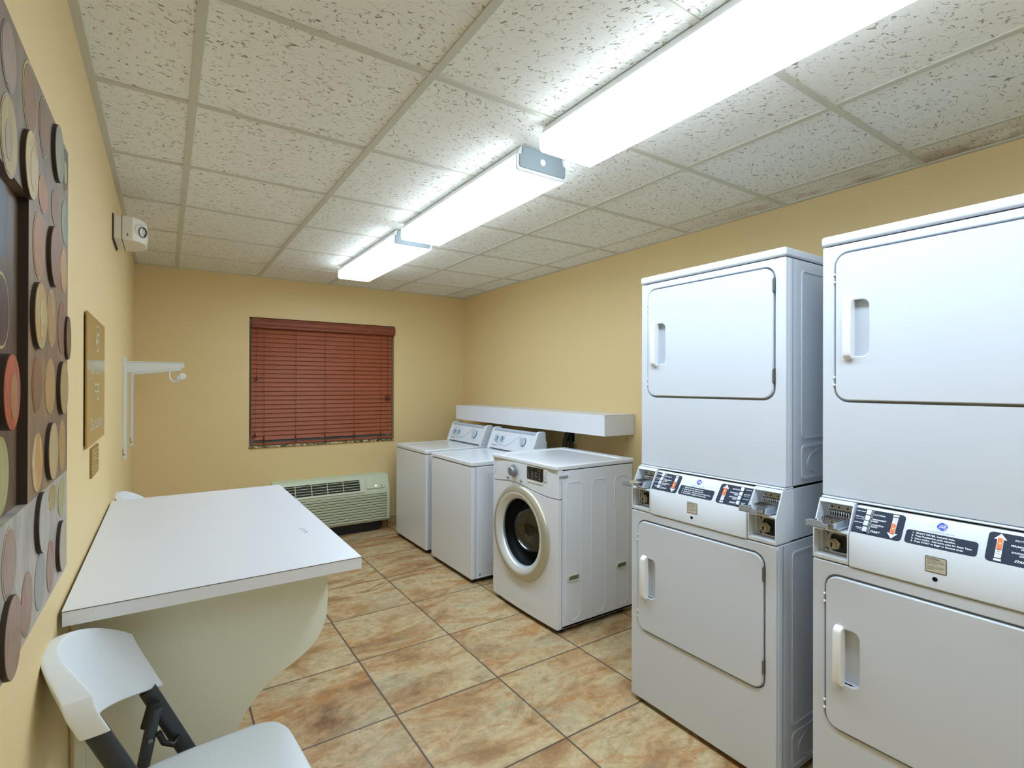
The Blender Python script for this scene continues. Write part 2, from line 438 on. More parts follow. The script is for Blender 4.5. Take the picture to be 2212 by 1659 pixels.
def T2(u, v, w=0.0): return Matrix.Translation((u, v, w))
def thing(name, label, cat, loc, group=None, world=True):
    """Empty at the base of a thing; parts are modelled in world coordinates when world=True"""
    o = bpy.data.objects.new(name, None); COL.objects.link(o); o.location = loc if world else (0, 0, 0)
    o.empty_display_size = 0.1
    ORIG[o.name] = Vector(loc) if world else Vector((0, 0, 0))
    o['label'] = label; o['category'] = cat
    if group: o['group'] = group
    return o
def tag(o, label, cat, group=None, kind=None):
    if label: o['label'] = label
    if cat: o['category'] = cat
    if group: o['group'] = group
    if kind: o['kind'] = kind
    return o
def struct(mb, name, **k):
    o = mb.build(name, **k)
    if o.parent is None: o['kind'] = 'structure'
    return o
def plabel(o, s): o['label'] = s; return o
def dup(root, loc, label, rot=None):
    r = root.copy(); COL.objects.link(r); r.location = loc; r['label'] = label
    if rot is not None: r.rotation_euler = (0, 0, rot)
    for ch in list(root.children):
        c = ch.copy(); COL.objects.link(c); c.parent = r
        for g in list(ch.children):
            d = g.copy(); COL.objects.link(d); d.parent = c
    return r

# ------------------------------------------------------------------ room
XL, XR, YB, YF, ZC = -0.206, 2.742, 5.056, -1.35, 2.389
WX0, WX1, WZ0, WZ1 = 0.612, 1.944, 0.866, 2.026
struct(MB().box((XL - .12, YF - .12, -.1), (XR + .12, YB + .3, 0), 'floor'), 'floor', smooth=0)
ceil = struct(MB().box((XL - .12, YF - .12, ZC + .004), (XR + .12, YB + .3, ZC + .1), 'ceiling'), 'ceiling', smooth=0)
struct(MB().box((XL - .12, YF - .12, 0), (XL, YB + .12, ZC + .004), 'wall'), 'wall_left', smooth=0)
struct(MB().box((XR, YF - .12, 0), (XR + .12, YB + .12, ZC + .004), 'wall'), 'wall_right', smooth=0)
struct(MB().box((XL, YF - .12, 0), (XR, YF, ZC + .004), 'wall'), 'wall_front', smooth=0)
mb = MB(); mb.plate(rrect(XL, 0, XR, ZC + .004, 0), FY(YB), -.14, 0, 'wall', holes=[rrect(WX0, WZ0, WX1, WZ1, 0)])
struct(mb, 'wall_back', smooth=0)
# T-bar grid
g = MB(); bw = .0125
xs = [GX + .61 * i for i in range(5)]
for x in xs: g.box((x - bw, YF, ZC - .001), (x + bw, YB, ZC + .006), 'grid')
j = -6
while GY + .6078 * j < YB - .02:
    y = GY + .6078 * j
    if y > YF: g.box((XL, y - bw * .9, ZC - .0005), (XR, y + bw * .9, ZC + .005), 'grid')
    j += 1
for x0, x1 in ((XL, XL + .022), (XR - .022, XR)): g.box((x0, YF, ZC - .002), (x1, YB, ZC + .005), 'grid')
g.box((XL, YB - .02, ZC - .002), (XR, YB, ZC + .005), 'grid')
g.build('suspension_grid', ceil, smooth=0)
# tile skirting
for nm, a, b in (('baseboard_left', (XL, YF, 0), (XL + .009, YB, .095)), ('baseboard_right', (XR - .009, YF, 0), (XR, YB, .095)),
                 ('baseboard_back', (XL + .009, YB - .009, 0), (XR - .009, YB, .095))):
    struct(MB().box(a, b, 'basetile'), nm, smooth=0)

# window with glass behind the blind
w = MB()
w.plate(rrect(WX0, WZ0, WX1, WZ1, 0), FY(YB + .115), -.03, 0, 'white', holes=[rrect(WX0 + .05, WZ0 + .05, (WX0 + WX1) / 2 - .025, WZ1 - .05, 0), rrect((WX0 + WX1) / 2 + .025, WZ0 + .05, WX1 - .05, WZ1 - .05, 0)])
win = struct(w, 'window_1', bevel=.004)
MB().box((WX0 + .04, YB + .125, WZ0 + .04), (WX1 - .04, YB + .131, WZ1 - .04), 'glass').build('window_glass', win, smooth=0)
struct(MB().box((WX0 - .002, YB - .012, WZ0 - .002), (WX1 - .003, YB + .115, WZ0 + .018), 'granite'), 'trim_1', bevel=.003)

# ------------------------------------------------------------------ blind
bl = thing('window_blind', 'closed cherry-red wooden slat blind hanging in the window of the back wall', 'blind', ((WX0 + WX1) / 2, YB, WZ0))
prof = [(5.062, 2.018), (5.040, 2.018), (5.036, 2.012), (5.040, 2.002), (5.032, 1.992), (5.028, 1.975), (5.032, 1.958), (5.038, 1.950), (5.036, 1.938), (5.040, 1.932), (5.062, 1.932)]
TY_ = Matrix(((0, 0, 1, 0), (1, 0, 0, 0), (0, 1, 0, 0), (0, 0, 0, 1)))       # u=y, v=z, w=x
MB().plate(prof, TY_, .630, 1.947, 'cherrydark').build('valance', bl, bevel=.0015, smooth=50)
MB().box((.634, 5.064, 1.935), (1.926, 5.11, 1.99), 'cherrydark').build('head_rail', bl)
s = MB(); pitch = .0398
for i in range(26):
    z = 1.912 - i * pitch
    if z < .945: break
    T = Matrix.Translation((0, 5.078, z)) @ Matrix.Rotation(math.radians(70), 4, 'X')
    s.box((.632, -.0245, -.0014), (1.924, .0245, .0014), 'cherry', T)
zlast = z
s.build('slats', bl, smooth=0)
MB().box((.632, 5.063, .889), (1.924, 5.09, .908), 'cherry').build('bottom_rail', bl, bevel=.004)
for x in (.733, 1.0, 1.262, 1.538, 1.803):
    c = MB()
    c.tube([(x, 5.058, 1.935), (x + .001, 5.0575, 1.5), (x, 5.058, .905)], .0016, 'cord', 6)
    c.box((x - .006, 5.0605, .886), (x + .006, 5.0615, .96), 'cord')
    c.build('ladder_cord', bl)
c = MB()
c.tube([(.668, 5.046, 1.933), (.672, 5.046, 1.49)], .0011, 'cord', 6).tube([(.676, 5.046, 1.933), (.66, 5.046, .985)], .0011, 'cord', 6)
for x, z in ((.672, 1.49), (.659, .985)):
    c.lathe([(0, .03), (.004, .028), (.008, .012), (.0095, .0), (.006, -.012), (0, -.014)], Matrix.Translation((x, 5.046, z - .012)), 'tassel', 14)
c.build('tilt_cord', bl)
c = MB()
for x in (1.868, 1.876): c.tube([(x, 5.046, 1.933), (x - .001, 5.046, 1.31)], .0011, 'cord', 6)
for x in (1.855, 1.872, 1.888):
    c.lathe([(0, .03), (.004, .028), (.008, .012), (.0095, .0), (.006, -.012), (0, -.014)], Matrix.Translation((x, 5.044, 1.288)), 'tassel', 14)
    c.tube([(x, 5.044, 1.315), (1.872, 5.046, 1.335)], .001, 'cord', 5)
c.build('lift_cord', bl)

# ------------------------------------------------------------------ wall air conditioner
ac = thing('air_conditioner', 'pale green wall air conditioner with ribbed front under the window', 'air conditioner', (1.31, 5.056, .0))
AX0, AX1 = .785, 1.85
prof = [(5.056, .548), (4.985, .546), (4.966, .537), (4.9035, .402), (4.9, .39), (4.9, .125), (4.905, .108), (4.92, .1), (5.056, .1)]
b_ = MB(); b_.plate(prof, TY_, AX0, AX1, 'ac'); b_.build('housing', ac, bevel=.014, seg=4, smooth=40)
MB().box((AX0 + .01, 5.03, .1), (AX1 - .06, 5.054, .556), 'ac').build('wall_sleeve', ac, bevel=.003)
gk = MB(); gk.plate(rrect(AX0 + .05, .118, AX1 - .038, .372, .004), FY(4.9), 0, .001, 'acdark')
for i in range(10):
    z = .131 + i * .0252
    T = Matrix.Translation((0, 4.899, z)) @ Matrix.Rotation(math.radians(20), 4, 'X')
    gk.box((AX0 + .05, -.006, -.0085), (AX1 - .04, .004, .0085), 'ac', T)
gk.build('intake_grille', ac, bevel=.003)
# outlet grille on the sloping upper front
A, B = Vector((0, 4.9035, .402)), Vector((0, 4.966, .540))
vdir = (B - A).normalized(); ndir = Vector((1, 0, 0)).cross(vdir); L = (B - A).length
SL = Matrix(((1, 0, 0, 0), (0, vdir.y, ndir.y, A.y), (0, vdir.z, ndir.z, A.z), (0, 0, 0, 1)))
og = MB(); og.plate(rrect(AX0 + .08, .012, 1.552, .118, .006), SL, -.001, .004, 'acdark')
og.plate(rrect(AX0 + .04, -.006, 1.60, .135, .012), SL, .002, .012, 'ac', holes=[rrect(AX0 + .08, .012, 1.552, .118, .008)])
for i in range(4): og.box((AX0 + .07, .028 + i * .025, .004), (1.555, .033 + i * .025, .014), 'ac', SL)
for x in (.97, 1.11, 1.25, 1.395): og.box((x - .003, .012, .003), (x + .003, .118, .014), 'ac', SL)
og.build('outlet_grille', ac, bevel=.002)
fl = MB(); fl.plate(rrect(1.615, .02, 1.795, .125, .012), SL, .004, .012, 'ac'); flap = fl.build('control_flap', ac, bevel=.003)
k_ = MB(); k_.lathe([(0, .003), (.006, .003), (.008, 0)], SL @ T2(1.705, .045, .012), 'led', 16)
k_.build('power_light', flap)
k_ = MB(); k_.lathe([(0, .0015), (.005, .0015), (.005, 0)], SL @ T2(1.762, .043, .012), 'black', 12); k_.build('sensor', flap)
bs = MB(); bs.plate([(AX0 + .07, 0), (1.74, 0), (1.795, .035), (1.795, .1), (AX0 + .02, .1), (AX0 + .02, .03)], FY(4.97), -.07, 0, 'black')
bs.build('floor_base', ac, bevel=.002)

# ------------------------------------------------------------------ folding table on the left wall
tb = thing('laundry_folding_table', 'white laminate folding table with curved pale side panels against the left wall', 'table', (.15, 2.25, 0))
TX0, TX1, TY0, TY1 = XL + .008, .503, 1.575, 2.945
tp = MB(); tp.box((TX0, TY0, .866), (TX1, TY1, .902), 'lam')
tp.box((TX0 + .001, TY0 - .0006, .8995), (TX1, TY0 + .001, .9008), 'lamline').box((TX1 - .001, TY0, .8995), (TX1 + .0006, TY1, .9008), 'lamline')
tp.box((TX0 - .0005, TY0, .867), (TX0 + .001, TY0 - .0008, .9), 'lamline')
rn = random.Random(3)
for k in range(3):                                     # little scratch in the laminate
    a = Vector((.412, 1.93 + k * .02, .9023)); tp.tube([a, a + Vector((.012, .014 - .02 * (k % 2), 0)), a + Vector((.02 - .012 * k, .03, 0))], .0006, 'greyink', 4)
tp.build('table_top', tb, smooth=0)
def scurve():
    pts = [(TX0 + .004, .866), (.448, .866), (.449, .76), (.448, .69), (.440, .645), (.423, .606), (.388, .568), (.341, .539), (.293, .513), (.251, .480), (.216, .440), (.194, .403), (.176, .366), (.164, .32), (.158, .25), (.156, .13), (.156, 0), (TX0 + .004, 0)]
    out = []
    for i in range(len(pts)):
        if 2 <= i <= 14:
            p0, p1, p2, p3 = pts[i - 1], pts[i], pts[i + 1], pts[i + 2]
            for q in range(3):
                t_ = q / 3
                out.append(tuple(.5 * ((2 * p1[a]) + (-p0[a] + p2[a]) * t_ + (2 * p0[a] - 5 * p1[a] + 4 * p2[a] - p3[a]) * t_ ** 2 + (-p0[a] + 3 * p1[a] - 3 * p2[a] + p3[a]) * t_ ** 3) for a in (0, 1)))
        else: out.append(pts[i])
    return out
for y in (1.76, 2.80):
    MB().plate(scurve(), FY(y), -.032, 0, 'cream').build('side_panel', tb, bevel=.0015)
cl = MB().box((TX0 + .004, 1.752, .0), (TX0 + .028, 1.7598, .862), 'cream').box((TX0 + .0285, 1.754, 0), (TX0 + .034, 1.7598, .862), 'cream')
cl.build('wall_cleat', tb)

# ------------------------------------------------------------------ stacked dryers
SW, ZK = .675, .966
def handle(mb, y0, y1, z0, z1, x):
    pass
def dryer_door(root, x, z0, z1, hz0, hz1, name='door'):
    """door leaf in a recessed frame, handle on its left, hinges on its right"""
    d = MB(); hole = rrect(-.588, hz0, -.535, hz1, (.004, .02, .02, .004), 6)
    d.plate(rrect(-.632, z0, -.046, z1, .038, 8), FX(x), -.012, .006, 'satin', holes=[hole])
    # scooped finger recess behind the handle
    n = 10; vs = []; 
    for i in range(n + 1):
        a = i / n; yy = -.588 + .053 * a; dep = -.006 - .026 * math.sin(PI * min(1, a * 1.0)) ** .7
        for zz in (hz0 - .001, hz1 + .001): vs.append(FX(x) @ Vector((yy, zz, dep)))
    d.faces(vs, [(2 * i, 2 * i + 2, 2 * i + 3, 2 * i + 1) for i in range(n)], 'satin')
    for zz in (hz0, hz1):
        vs = [FX(x) @ Vector((-.588 + .053 * i / n, zz, -.006 - .026 * math.sin(PI * i / n) ** .7)) for i in range(n + 1)] + [FX(x) @ Vector((-.535, zz, .003)), FX(x) @ Vector((-.588, zz, .003))]
        d.faces(vs, [tuple(range(len(vs)))], 'satin')
    leaf = d.build(name, root, bevel=.005, seg=3, smooth=40, flip=False)
    h = MB(); prof = [(-.006, hz0 - .012), (.012, hz0 - .012), (.026, hz0 - .002), (.029, hz0 + .012), (.029, hz1 - .012), (.026, hz1), (.012, hz1 + .010), (-.006, hz1 + .010)]
    TH = FX(x) @ Matrix(((0, 0, 1, 0), (0, 1, 0, 0), (1, 0, 0, 0), (0, 0, 0, 1)))     # u=w(out), v=z, w=u(-y)
    h.plate(prof, TH, -.604, -.578, 'bright'); h.build('handle', leaf, bevel=.006, seg=3, smooth=50)
    for zz in (z0 + .085, z1 - .065):
        hg = MB(); hg.cyl((x - .004, .043, zz - .022), (x - .004, .043, zz + .022), .0042, 'zinc', 10)
        hg.box((x - .006, .0405, zz - .026), (x + .004, .0425, zz + .026), 'zinc'); hg.build('hinge', leaf)
    for zz in (z0 + .05, z0 + .075, z1 - .09, z1 - .065):
        MB().sphere((x - .001, .6372, zz), .0045, 'bright', seg=10).build('bumper', leaf)
    return leaf

def cabinet(root, name, x, z0, z1, dz0, dz1, depth=.70):
    c = MB()
    fr = rrect(-SW, z0, 0, z1, 0); hole = rrect(-.6385, dz0 - .0065, -.0395, dz1 + .0065, .044, 8)
    c.plate(fr, FX(x), -.02, 0, 'satin', holes=[hole])
    c.box((x + .02, 0, z0), (depth, SW, z1), 'satin')
    ob = c.build(name, root, bevel=.011, seg=4, smooth=40)
    for yf, s_ in ((0, 1), (SW, -1)):                                                 # seams and pressings on both flanks
        e = MB()
        T = Matrix(((1, 0, 0, 0), (0, 0, -s_, yf), (0, 1, 0, 0), (0, 0, 0, 1)))
        e.plate(rrect(x + .045, z0 + .004, x + .0475, z1 - .004, 0), T, -.001, .0004, 'gap')
        h0 = z0 + (z1 - z0) * .19
        for (a, b) in ((h0 + .012, z1 - .035), (z0 + .02, h0 - .012)):
            e.plate(rrect(x + .105, a, depth - .08, b, .02, 6), T, 0, .0035, 'satin', holes=[rrect(x + .113, a + .008, depth - .088, b - .008, .014, 6)])
        e.plate(ell(x + .30, (z0 + h0) / 2, .15, (h0 - z0) * .34, 40), T, 0, .0025, 'satin', holes=[ell(x + .30, (z0 + h0) / 2, .146, (h0 - z0) * .34 - .004, 40)])
        e.build('side_pressing', ob, bevel=.0012)
    return ob

def make_dryer():
    r = thing('stacked_dryer', 'tall white coin-operated stacked dryer standing next to the front-loading washer', 'dryer', (0, 0, 0), 'stacked coin-operated dryers', world=False)
    lo = cabinet(r, 'lower_cabinet', 0, .022, .862, .338, .822)
    up = cabinet(r, 'upper_cabinet', .064, 1.064, 1.895, 1.383, 1.864)
    MB().box((.0575, -.003, 1.899), (.703, SW + .003, 1.931), 'satin').build('lid', r, bevel=.009, seg=4)
    for a_, b_2 in (((.075, .006, 1.89), (.69, SW - .006, 1.902)), ((.012, .006, .856), (.69, SW - .006, .875)), ((.075, .006, 1.046), (.69, SW - .006, 1.07))): MB().box(a_, b_2, 'gap').build('gasket', r)
    MB().box((.03, .02, 0.006), (.68, SW - .02, .03), 'black').build('base_pan', r)
    plabel(dryer_door(r, 0, .338, .822, .492, .662), 'lower dryer door'); plabel(dryer_door(r, .064, 1.383, 1.864, 1.527, 1.706), 'upper dryer door')
    for x, y in ((.05, .05), (.05, SW - .05), (.65, .05), (.65, SW - .05)): MB().cyl((x, y, 0), (x, y, .03), .02, 'black', 14).build('foot', r)
    # console body behind, top ledge
    cb = MB(); cb.box((.112, .0, .868), (.70, SW, 1.055), 'satin'); cb.box((.056, .001, 1.0565), (.12, SW - .001, 1.0625), 'satin')
    con = cb.build('console', r, bevel=.004, seg=2)
    # middle fascia: vertical below, sloping above
    y0, y1 = .110, .566
    prof = [(.14, .864), (-.004, .864), (-.004, .9645), (.0555, 1.0505), (.14, 1.0505)]
    TC = Matrix(((1, 0, 0, 0), (0, 0, 1, 0), (0, 1, 0, 0), (0, 0, 0, 1)))             # u=x, v=z, w=y
    fa = MB().plate(prof, TC, y0, y1, 'plastic').build('fascia', con, bevel=.005, seg=3, smooth=40)
    # sloping frame
    a = Vector((-.001, 0, .968)); bb = Vector((.054, 0, 1.048)); vd = (bb - a).normalized(); nd = Vector((0, -1, 0)).cross(vd)
    SP = Matrix(((0, vd.x, nd.x, a.x), (-1, 0, 0, y1), (0, vd.z, nd.z, a.z), (0, 0, 0, 1)))   # u to the right from y1
    H = (bb - a).length; W = y1 - y0
    # ---------- left (lower dryer) and right (upper dryer) navy panels
    def side_panel(left):
        p = MB(); u0 = .003 if left else W - .135; u1 = .135 if left else W - .003
        rr = (0, .01, .01, 0) if left else (.01, 0, 0, .01)
        p.plate(rrect(u0, .008, u1, H - .006, rr), SP, -.001, .0012, 'navy'); e = .0016
        S = lambda u, v: SP @ T2(u, v)
        if left:
            for v, s_ in ((.0795, 'HIGH HEAT'), (.061, 'HIGH HEAT'), (.0415, 'LOW HEAT'), (.0245, 'RESUME')): p.text(s_, .0047, S(.0305, v), 'ink', 'RIGHT', ext=e, off=.00012)
            p.text('AND', .0035, S(.0305, .0572), 'ink', 'RIGHT', ext=e); p.text('COOL DOWN', .0035, S(.0305, .0535), 'ink', 'RIGHT', ext=e); p.text('CYCLE', .0042, S(.0305, .0200), 'ink', 'RIGHT', ext=e)
            for v, s_ in ((.074, 'COTTONS'), (.0585, 'PERMANENT'), (.052, 'PRESS'), (.0405, 'SYNTHETIC'), (.034, 'KNITS')): p.text(s_, .0062, S(.0535, v), 'ink', 'LEFT', ext=e, off=.0002)
            p.text('START', .0085, S(.0535, .018), 'ink', 'LEFT', .35, ext=e, off=.0003)
            p.plate(rrect(.0475, .013, .0515, .089, 0), SP, .001, .0018, 'ink', holes=[rrect(.0482, .0137, .0508, .0883, 0)])
            p.plate([(.104, .028), (.0975, .028), (.1105, .0115), (.1235, .028), (.117, .028), (.117, .079), (.104, .079)], SP, .001, .0018, 'ink')
            p.plate(rrect(.103, .082, .118, .0875, 0), SP, .001, .0018, 'ink')
            for v, s_ in ((.0725, 'LOWER'), (.0665, 'DRYER'), (.0605, 'ON')): p.text(s_, .0044, S(.1105, v), 'darkink', 'CENTER', ext=.0021, sx=.72)
            lamp = (.1105, .0425)
        else:
            q = lambda u: W - u
            for v, s_ in ((.0795, 'HIGH HEAT'), (.061, 'HIGH HEAT'), (.0415, 'LOW HEAT'), (.0245, 'RESUME')): p.text(s_, .0047, S(q(.0305), v), 'ink', 'LEFT', ext=e, off=.00012)
            p.text('AND', .0035, S(q(.0305), .0572), 'ink', 'LEFT', ext=e); p.text('COOL DOWN', .0035, S(q(.0305), .0535), 'ink', 'LEFT', ext=e); p.text('CYCLE', .0045, S(q(.0305), .0200), 'ink', 'LEFT', ext=e)
            for v, s_ in ((.074, 'COTTONS'), (.0585, 'PERMANENT'), (.052, 'PRESS'), (.0405, 'SYNTHETIC'), (.034, 'KNITS')): p.text(s_, .0062, S(q(.0535), v), 'ink', 'RIGHT', ext=e, off=.0002)
            p.text('START', .0085, S(q(.0535), .018), 'ink', 'RIGHT', .35, ext=e, off=.0003)
            p.plate([(q(.104), .072), (q(.0975), .072), (q(.1105), .0885), (q(.1235), .072), (q(.117), .072), (q(.117), .021), (q(.104), .021)], SP, .001, .0018, 'ink')
            p.plate(rrect(q(.103), .0125, q(.118), .0180, 0), SP, .001, .0018, 'ink')
            for v, s_ in ((.036, 'UPPER'), (.030, 'DRYER'), (.024, 'ON')): p.text(s_, .0044, S(q(.1105), v), 'darkink', 'CENTER', ext=.0021, sx=.72)
            lamp = (q(.1105), .0595)
        pn = p.build('cycle_label', con, smooth=0, flip=False)
        l = MB(); l.plate(rrect(lamp[0] - .0055, lamp[1] - .0165, lamp[0] + .0055, lamp[1] + .0165, .001), SP, .001, .004, 'steel')
        l.plate(rrect(lamp[0] - .0042, lamp[1] - .015, lamp[0] + .0042, lamp[1] + .015, .0008), SP, .004, .0055, 'lamp')
        l.lathe([(0, .0062), (.0016, .0058), (.002, .0055)], SP @ T2(lamp[0] + .0012, lamp[1]), 'lampspot', 10)
        plabel(l.build('indicator_lamp', con, smooth=0), 'lit orange indicator lamp')
        uc = .0405 if left else W - .0405
        for i in range(4):
            v = .022 + i * .019; bt = MB(); dz = .0075 if i != 1 else .0095
            bt.plate(rrect(uc - .0065, v - .0085, uc + .0065, v + .0085, .0015), SP, .001, dz, 'button')
            bt.build('cycle_button', con, bevel=.0015)
    side_panel(True); side_panel(False)
    p = MB(); p.plate(rrect(.143, .010, .305, .052, .008), SP, -.001, .0012, 'navy')
    for i, s_ in enumerate(('1.  SELECT DRYER, load and close.', '2.  Press Pushbutton cycle selection.', '3.  Insert Coins.  Add more coins for Extra Time.', '4.  Press START to Begin or Resume cycle.')):
        p.text(s_, .0068, SP @ T2(.158, .0425 - i * .0085), 'ink', 'LEFT', ext=.0016, off=.0002)
    p.build('instruction_label', con, smooth=0, flip=False)
    p = MB(); cu, cv = .222, .0775
    p.plate(ell(cu, cv, .0135, .0135, 40), SP, 0, .0010, 'ink'); p.plate(ell(cu, cv, .0122, .0122, 40), SP, 0, .0014, 'blue')
    p.text('GE', .0125, SP @ T2(cu - .0002, cv - .0042), 'ink', 'CENTER', .28, ext=.0017, off=.0002)
    for k in range(4):                                                             # swirls round the rim
        pts = [SP @ Vector((cu + (.0098 + .0016 * q / 6) * math.cos(.5 + PI / 2 * k + q * .13), cv + (.0098 + .0016 * q / 6) * math.sin(.5 + PI / 2 * k + q * .13), .0015)) for q in range(8)]
        p.tube(pts, .0006, 'ink', 5)
    p.text('COMMERCIAL DRYER', .0056, SP @ T2(cu, .0563), 'greyink', 'CENTER', ext=.0006, spacing=1.15)
    p.build('maker_badge', con, smooth=0, flip=False)
    p = MB(); F = FX(-.004)
    p.plate(rrect(-.369, .911, -.321, .955, .003), F, -.001, .0008, 'black'); p.plate(rrect(-.3675, .9125, -.3225, .9535, .002), F, 0, .0011, 'labelbg')
    p.text('CAUTION -', .0062, F @ T2(-.365, .9465), 'darkink', ext=.0014, off=.0001)
    for i, s_ in enumerate(('THIS STACKED DRYER PAIR', 'HAS TWO SEPARATE POWER', 'SUPPLY SOURCES', '', 'DISCONNECT BOTH POWER', 'SUPPLY SOURCES BEFORE', 'SERVICING')):
        if s_: p.text(s_, .0030, F @ T2(-.365, .9415 - i * .0038), 'darkink', ext=.0014)
    p.build('caution_label', con, smooth=0, flip=False)
    p = MB(); p.lathe([(0, .0006), (.0062, .0006), (.0066, 0)], F @ T2(-.347, .893), 'gap', 8); p.build('access_hole', con, smooth=0)
    # ---------- coin boxes on both sides
    for k, yb in enumerate((0.0, .568)):
        ya, yz = yb, yb + .107; c = MB(); th = .0045
        side = [(.11, .868), (.0, .868), (.0, .962), (.003, .968), (.046, 1.056), (.11, 1.056)]
        c.plate(side, TC, ya, ya + th, 'plastic'); c.plate(side, TC, yz - th, yz, 'plastic')
        c.box((.0008, ya + .002, .868), (.109, yz - .002, .880), 'plastic')                                   # sill
        c.box((.002, ya + .002, .960), (.10, yz - .002, .967), 'plastic')                                # shelf
        c.plate([(.0455, 1.0552), (.040, 1.045), (.10, 1.045), (.10, 1.0552)], TC, ya + .002, yz - .002, 'plastic')
        c.box((.076, ya + .002, .966), (.084, yz - .002, 1.05), 'plastic')                               # back of upper bay
        c.box((.042, ya + .002, .88), (.05, yz - .002, .962), 'plastic')
        c.box((.002, ya + .001, .8655), (.1, yz - .001, .869), 'plastic')
        cbx = c.build('coin_box', r, bevel=.0018, seg=2)
        yc = (ya + yz) / 2
        m_ = MB(); m_.plate(rrect(-(yc + .040), .972, -(yc - .040), 1.036, .005), FX(.076), 0, .005, 'steel')
        for dy in (-.022, .004, .026): m_.lathe([(0, .0004), (.003, .0004), (.003, 0)], FX(.071) @ T2(-(yc + dy), 1.028), 'gap', 10)
        for i in range(9):
            yy = yc + .030 - i * .0072
            m_.cyl((.066, yy, .994), (.066, yy, 1.013), .0023, 'chrome', 8); m_.sphere((.064, yy, 1.014), .0032, 'chrome', seg=8)
            m_.sphere((.061, yy, .999), .0030, 'chrome', seg=8); m_.box((.068, yy + .0026, .99), (.0705, yy + .0046, 1.018), 'gap')
        m_.build('coin_acceptor', cbx)
        sl = MB()
        body = [(-.047, .998), (.07, 1.001), (.07, .972), (-.012, .972), (-.047, .984)]
        sl.plate(body, TC, yc - .031, yc + .031, 'chrome')
        for i in range(8): sl.box((-.005, yc + .024 - i * .0072, 1.0), (.055, yc + .0255 - i * .0072, 1.0035), 'chrome')
        sl.box((-.082, yc - .030, .996), (-.03, yc + .030, 1.0), 'chrome')
        sl.plate([(-(yc + .034), .986), (-(yc - .030), .986), (-(yc - .030), 1.002), (-(yc - .018), 1.002), (-(yc - .015), 1.009), (-(yc + .026), 1.009), (-(yc + .026), 1.005), (-(yc + .034), 1.005)], FX(-.082), 0, .004, 'button')
        for i in range(9): sl.box((-.0868, yc - .024 + i * .006, .9875), (-.0858, yc - .021 + i * .006, .9895), 'gap')
        sl.build('coin_slide', cbx, bevel=.0008)
        lk = MB(); lk.plate(rrect(-(yc + .040), .884, -(yc - .046), .955, .003), FX(.042), 0, .003, 'steel')
        lk.plate(rrect(-(yc + .016), .888, -(yc - .042), .950, .014, 6), FX(.039), 0, .005, 'steel', holes=[rrect(-(yc + .013), .891, -(yc - .039), .947, .012, 6)])
        lk.plate(rrect(-(yc + .013), .891, -(yc - .039), .947, .012, 6), FX(.0405), 0, .002, 'black')
        for zz in (.890, .945): lk.sphere((.036, yc + .029, zz), .0065, 'steel', sc=(.6, 1, 1), seg=12)
        lk.plate(ell(-(yc - .001), .916, .019, .019, 6, .3), FX(.036), 0, .012, 'brass')
        lk.lathe([(0, .019), (.0125, .019), (.014, .017), (.0145, .0)], FX(.036) @ T2(-(yc + .004), .915), 'brass', 24)
        lk.lathe([(0, .0006), (.0036, .0006), (.0036, 0)], FX(.017) @ T2(-(yc + .004), .918), 'gap', 12); lk.box((.0164, yc + .0015, .907), (.0172, yc + .0065, .917), 'gap')
        lk.build('lock', cbx, bevel=.0008)
    return r
dr = make_dryer(); dr.location = (1.782, .987, 0)
dr['label'] = 'tall white coin-operated stacked dryer standing between the front-loading washer and the other dryer'
dup(dr, (1.782, .188, 0), 'tall white coin-operated stacked dryer nearest the camera, cut off by the right edge')

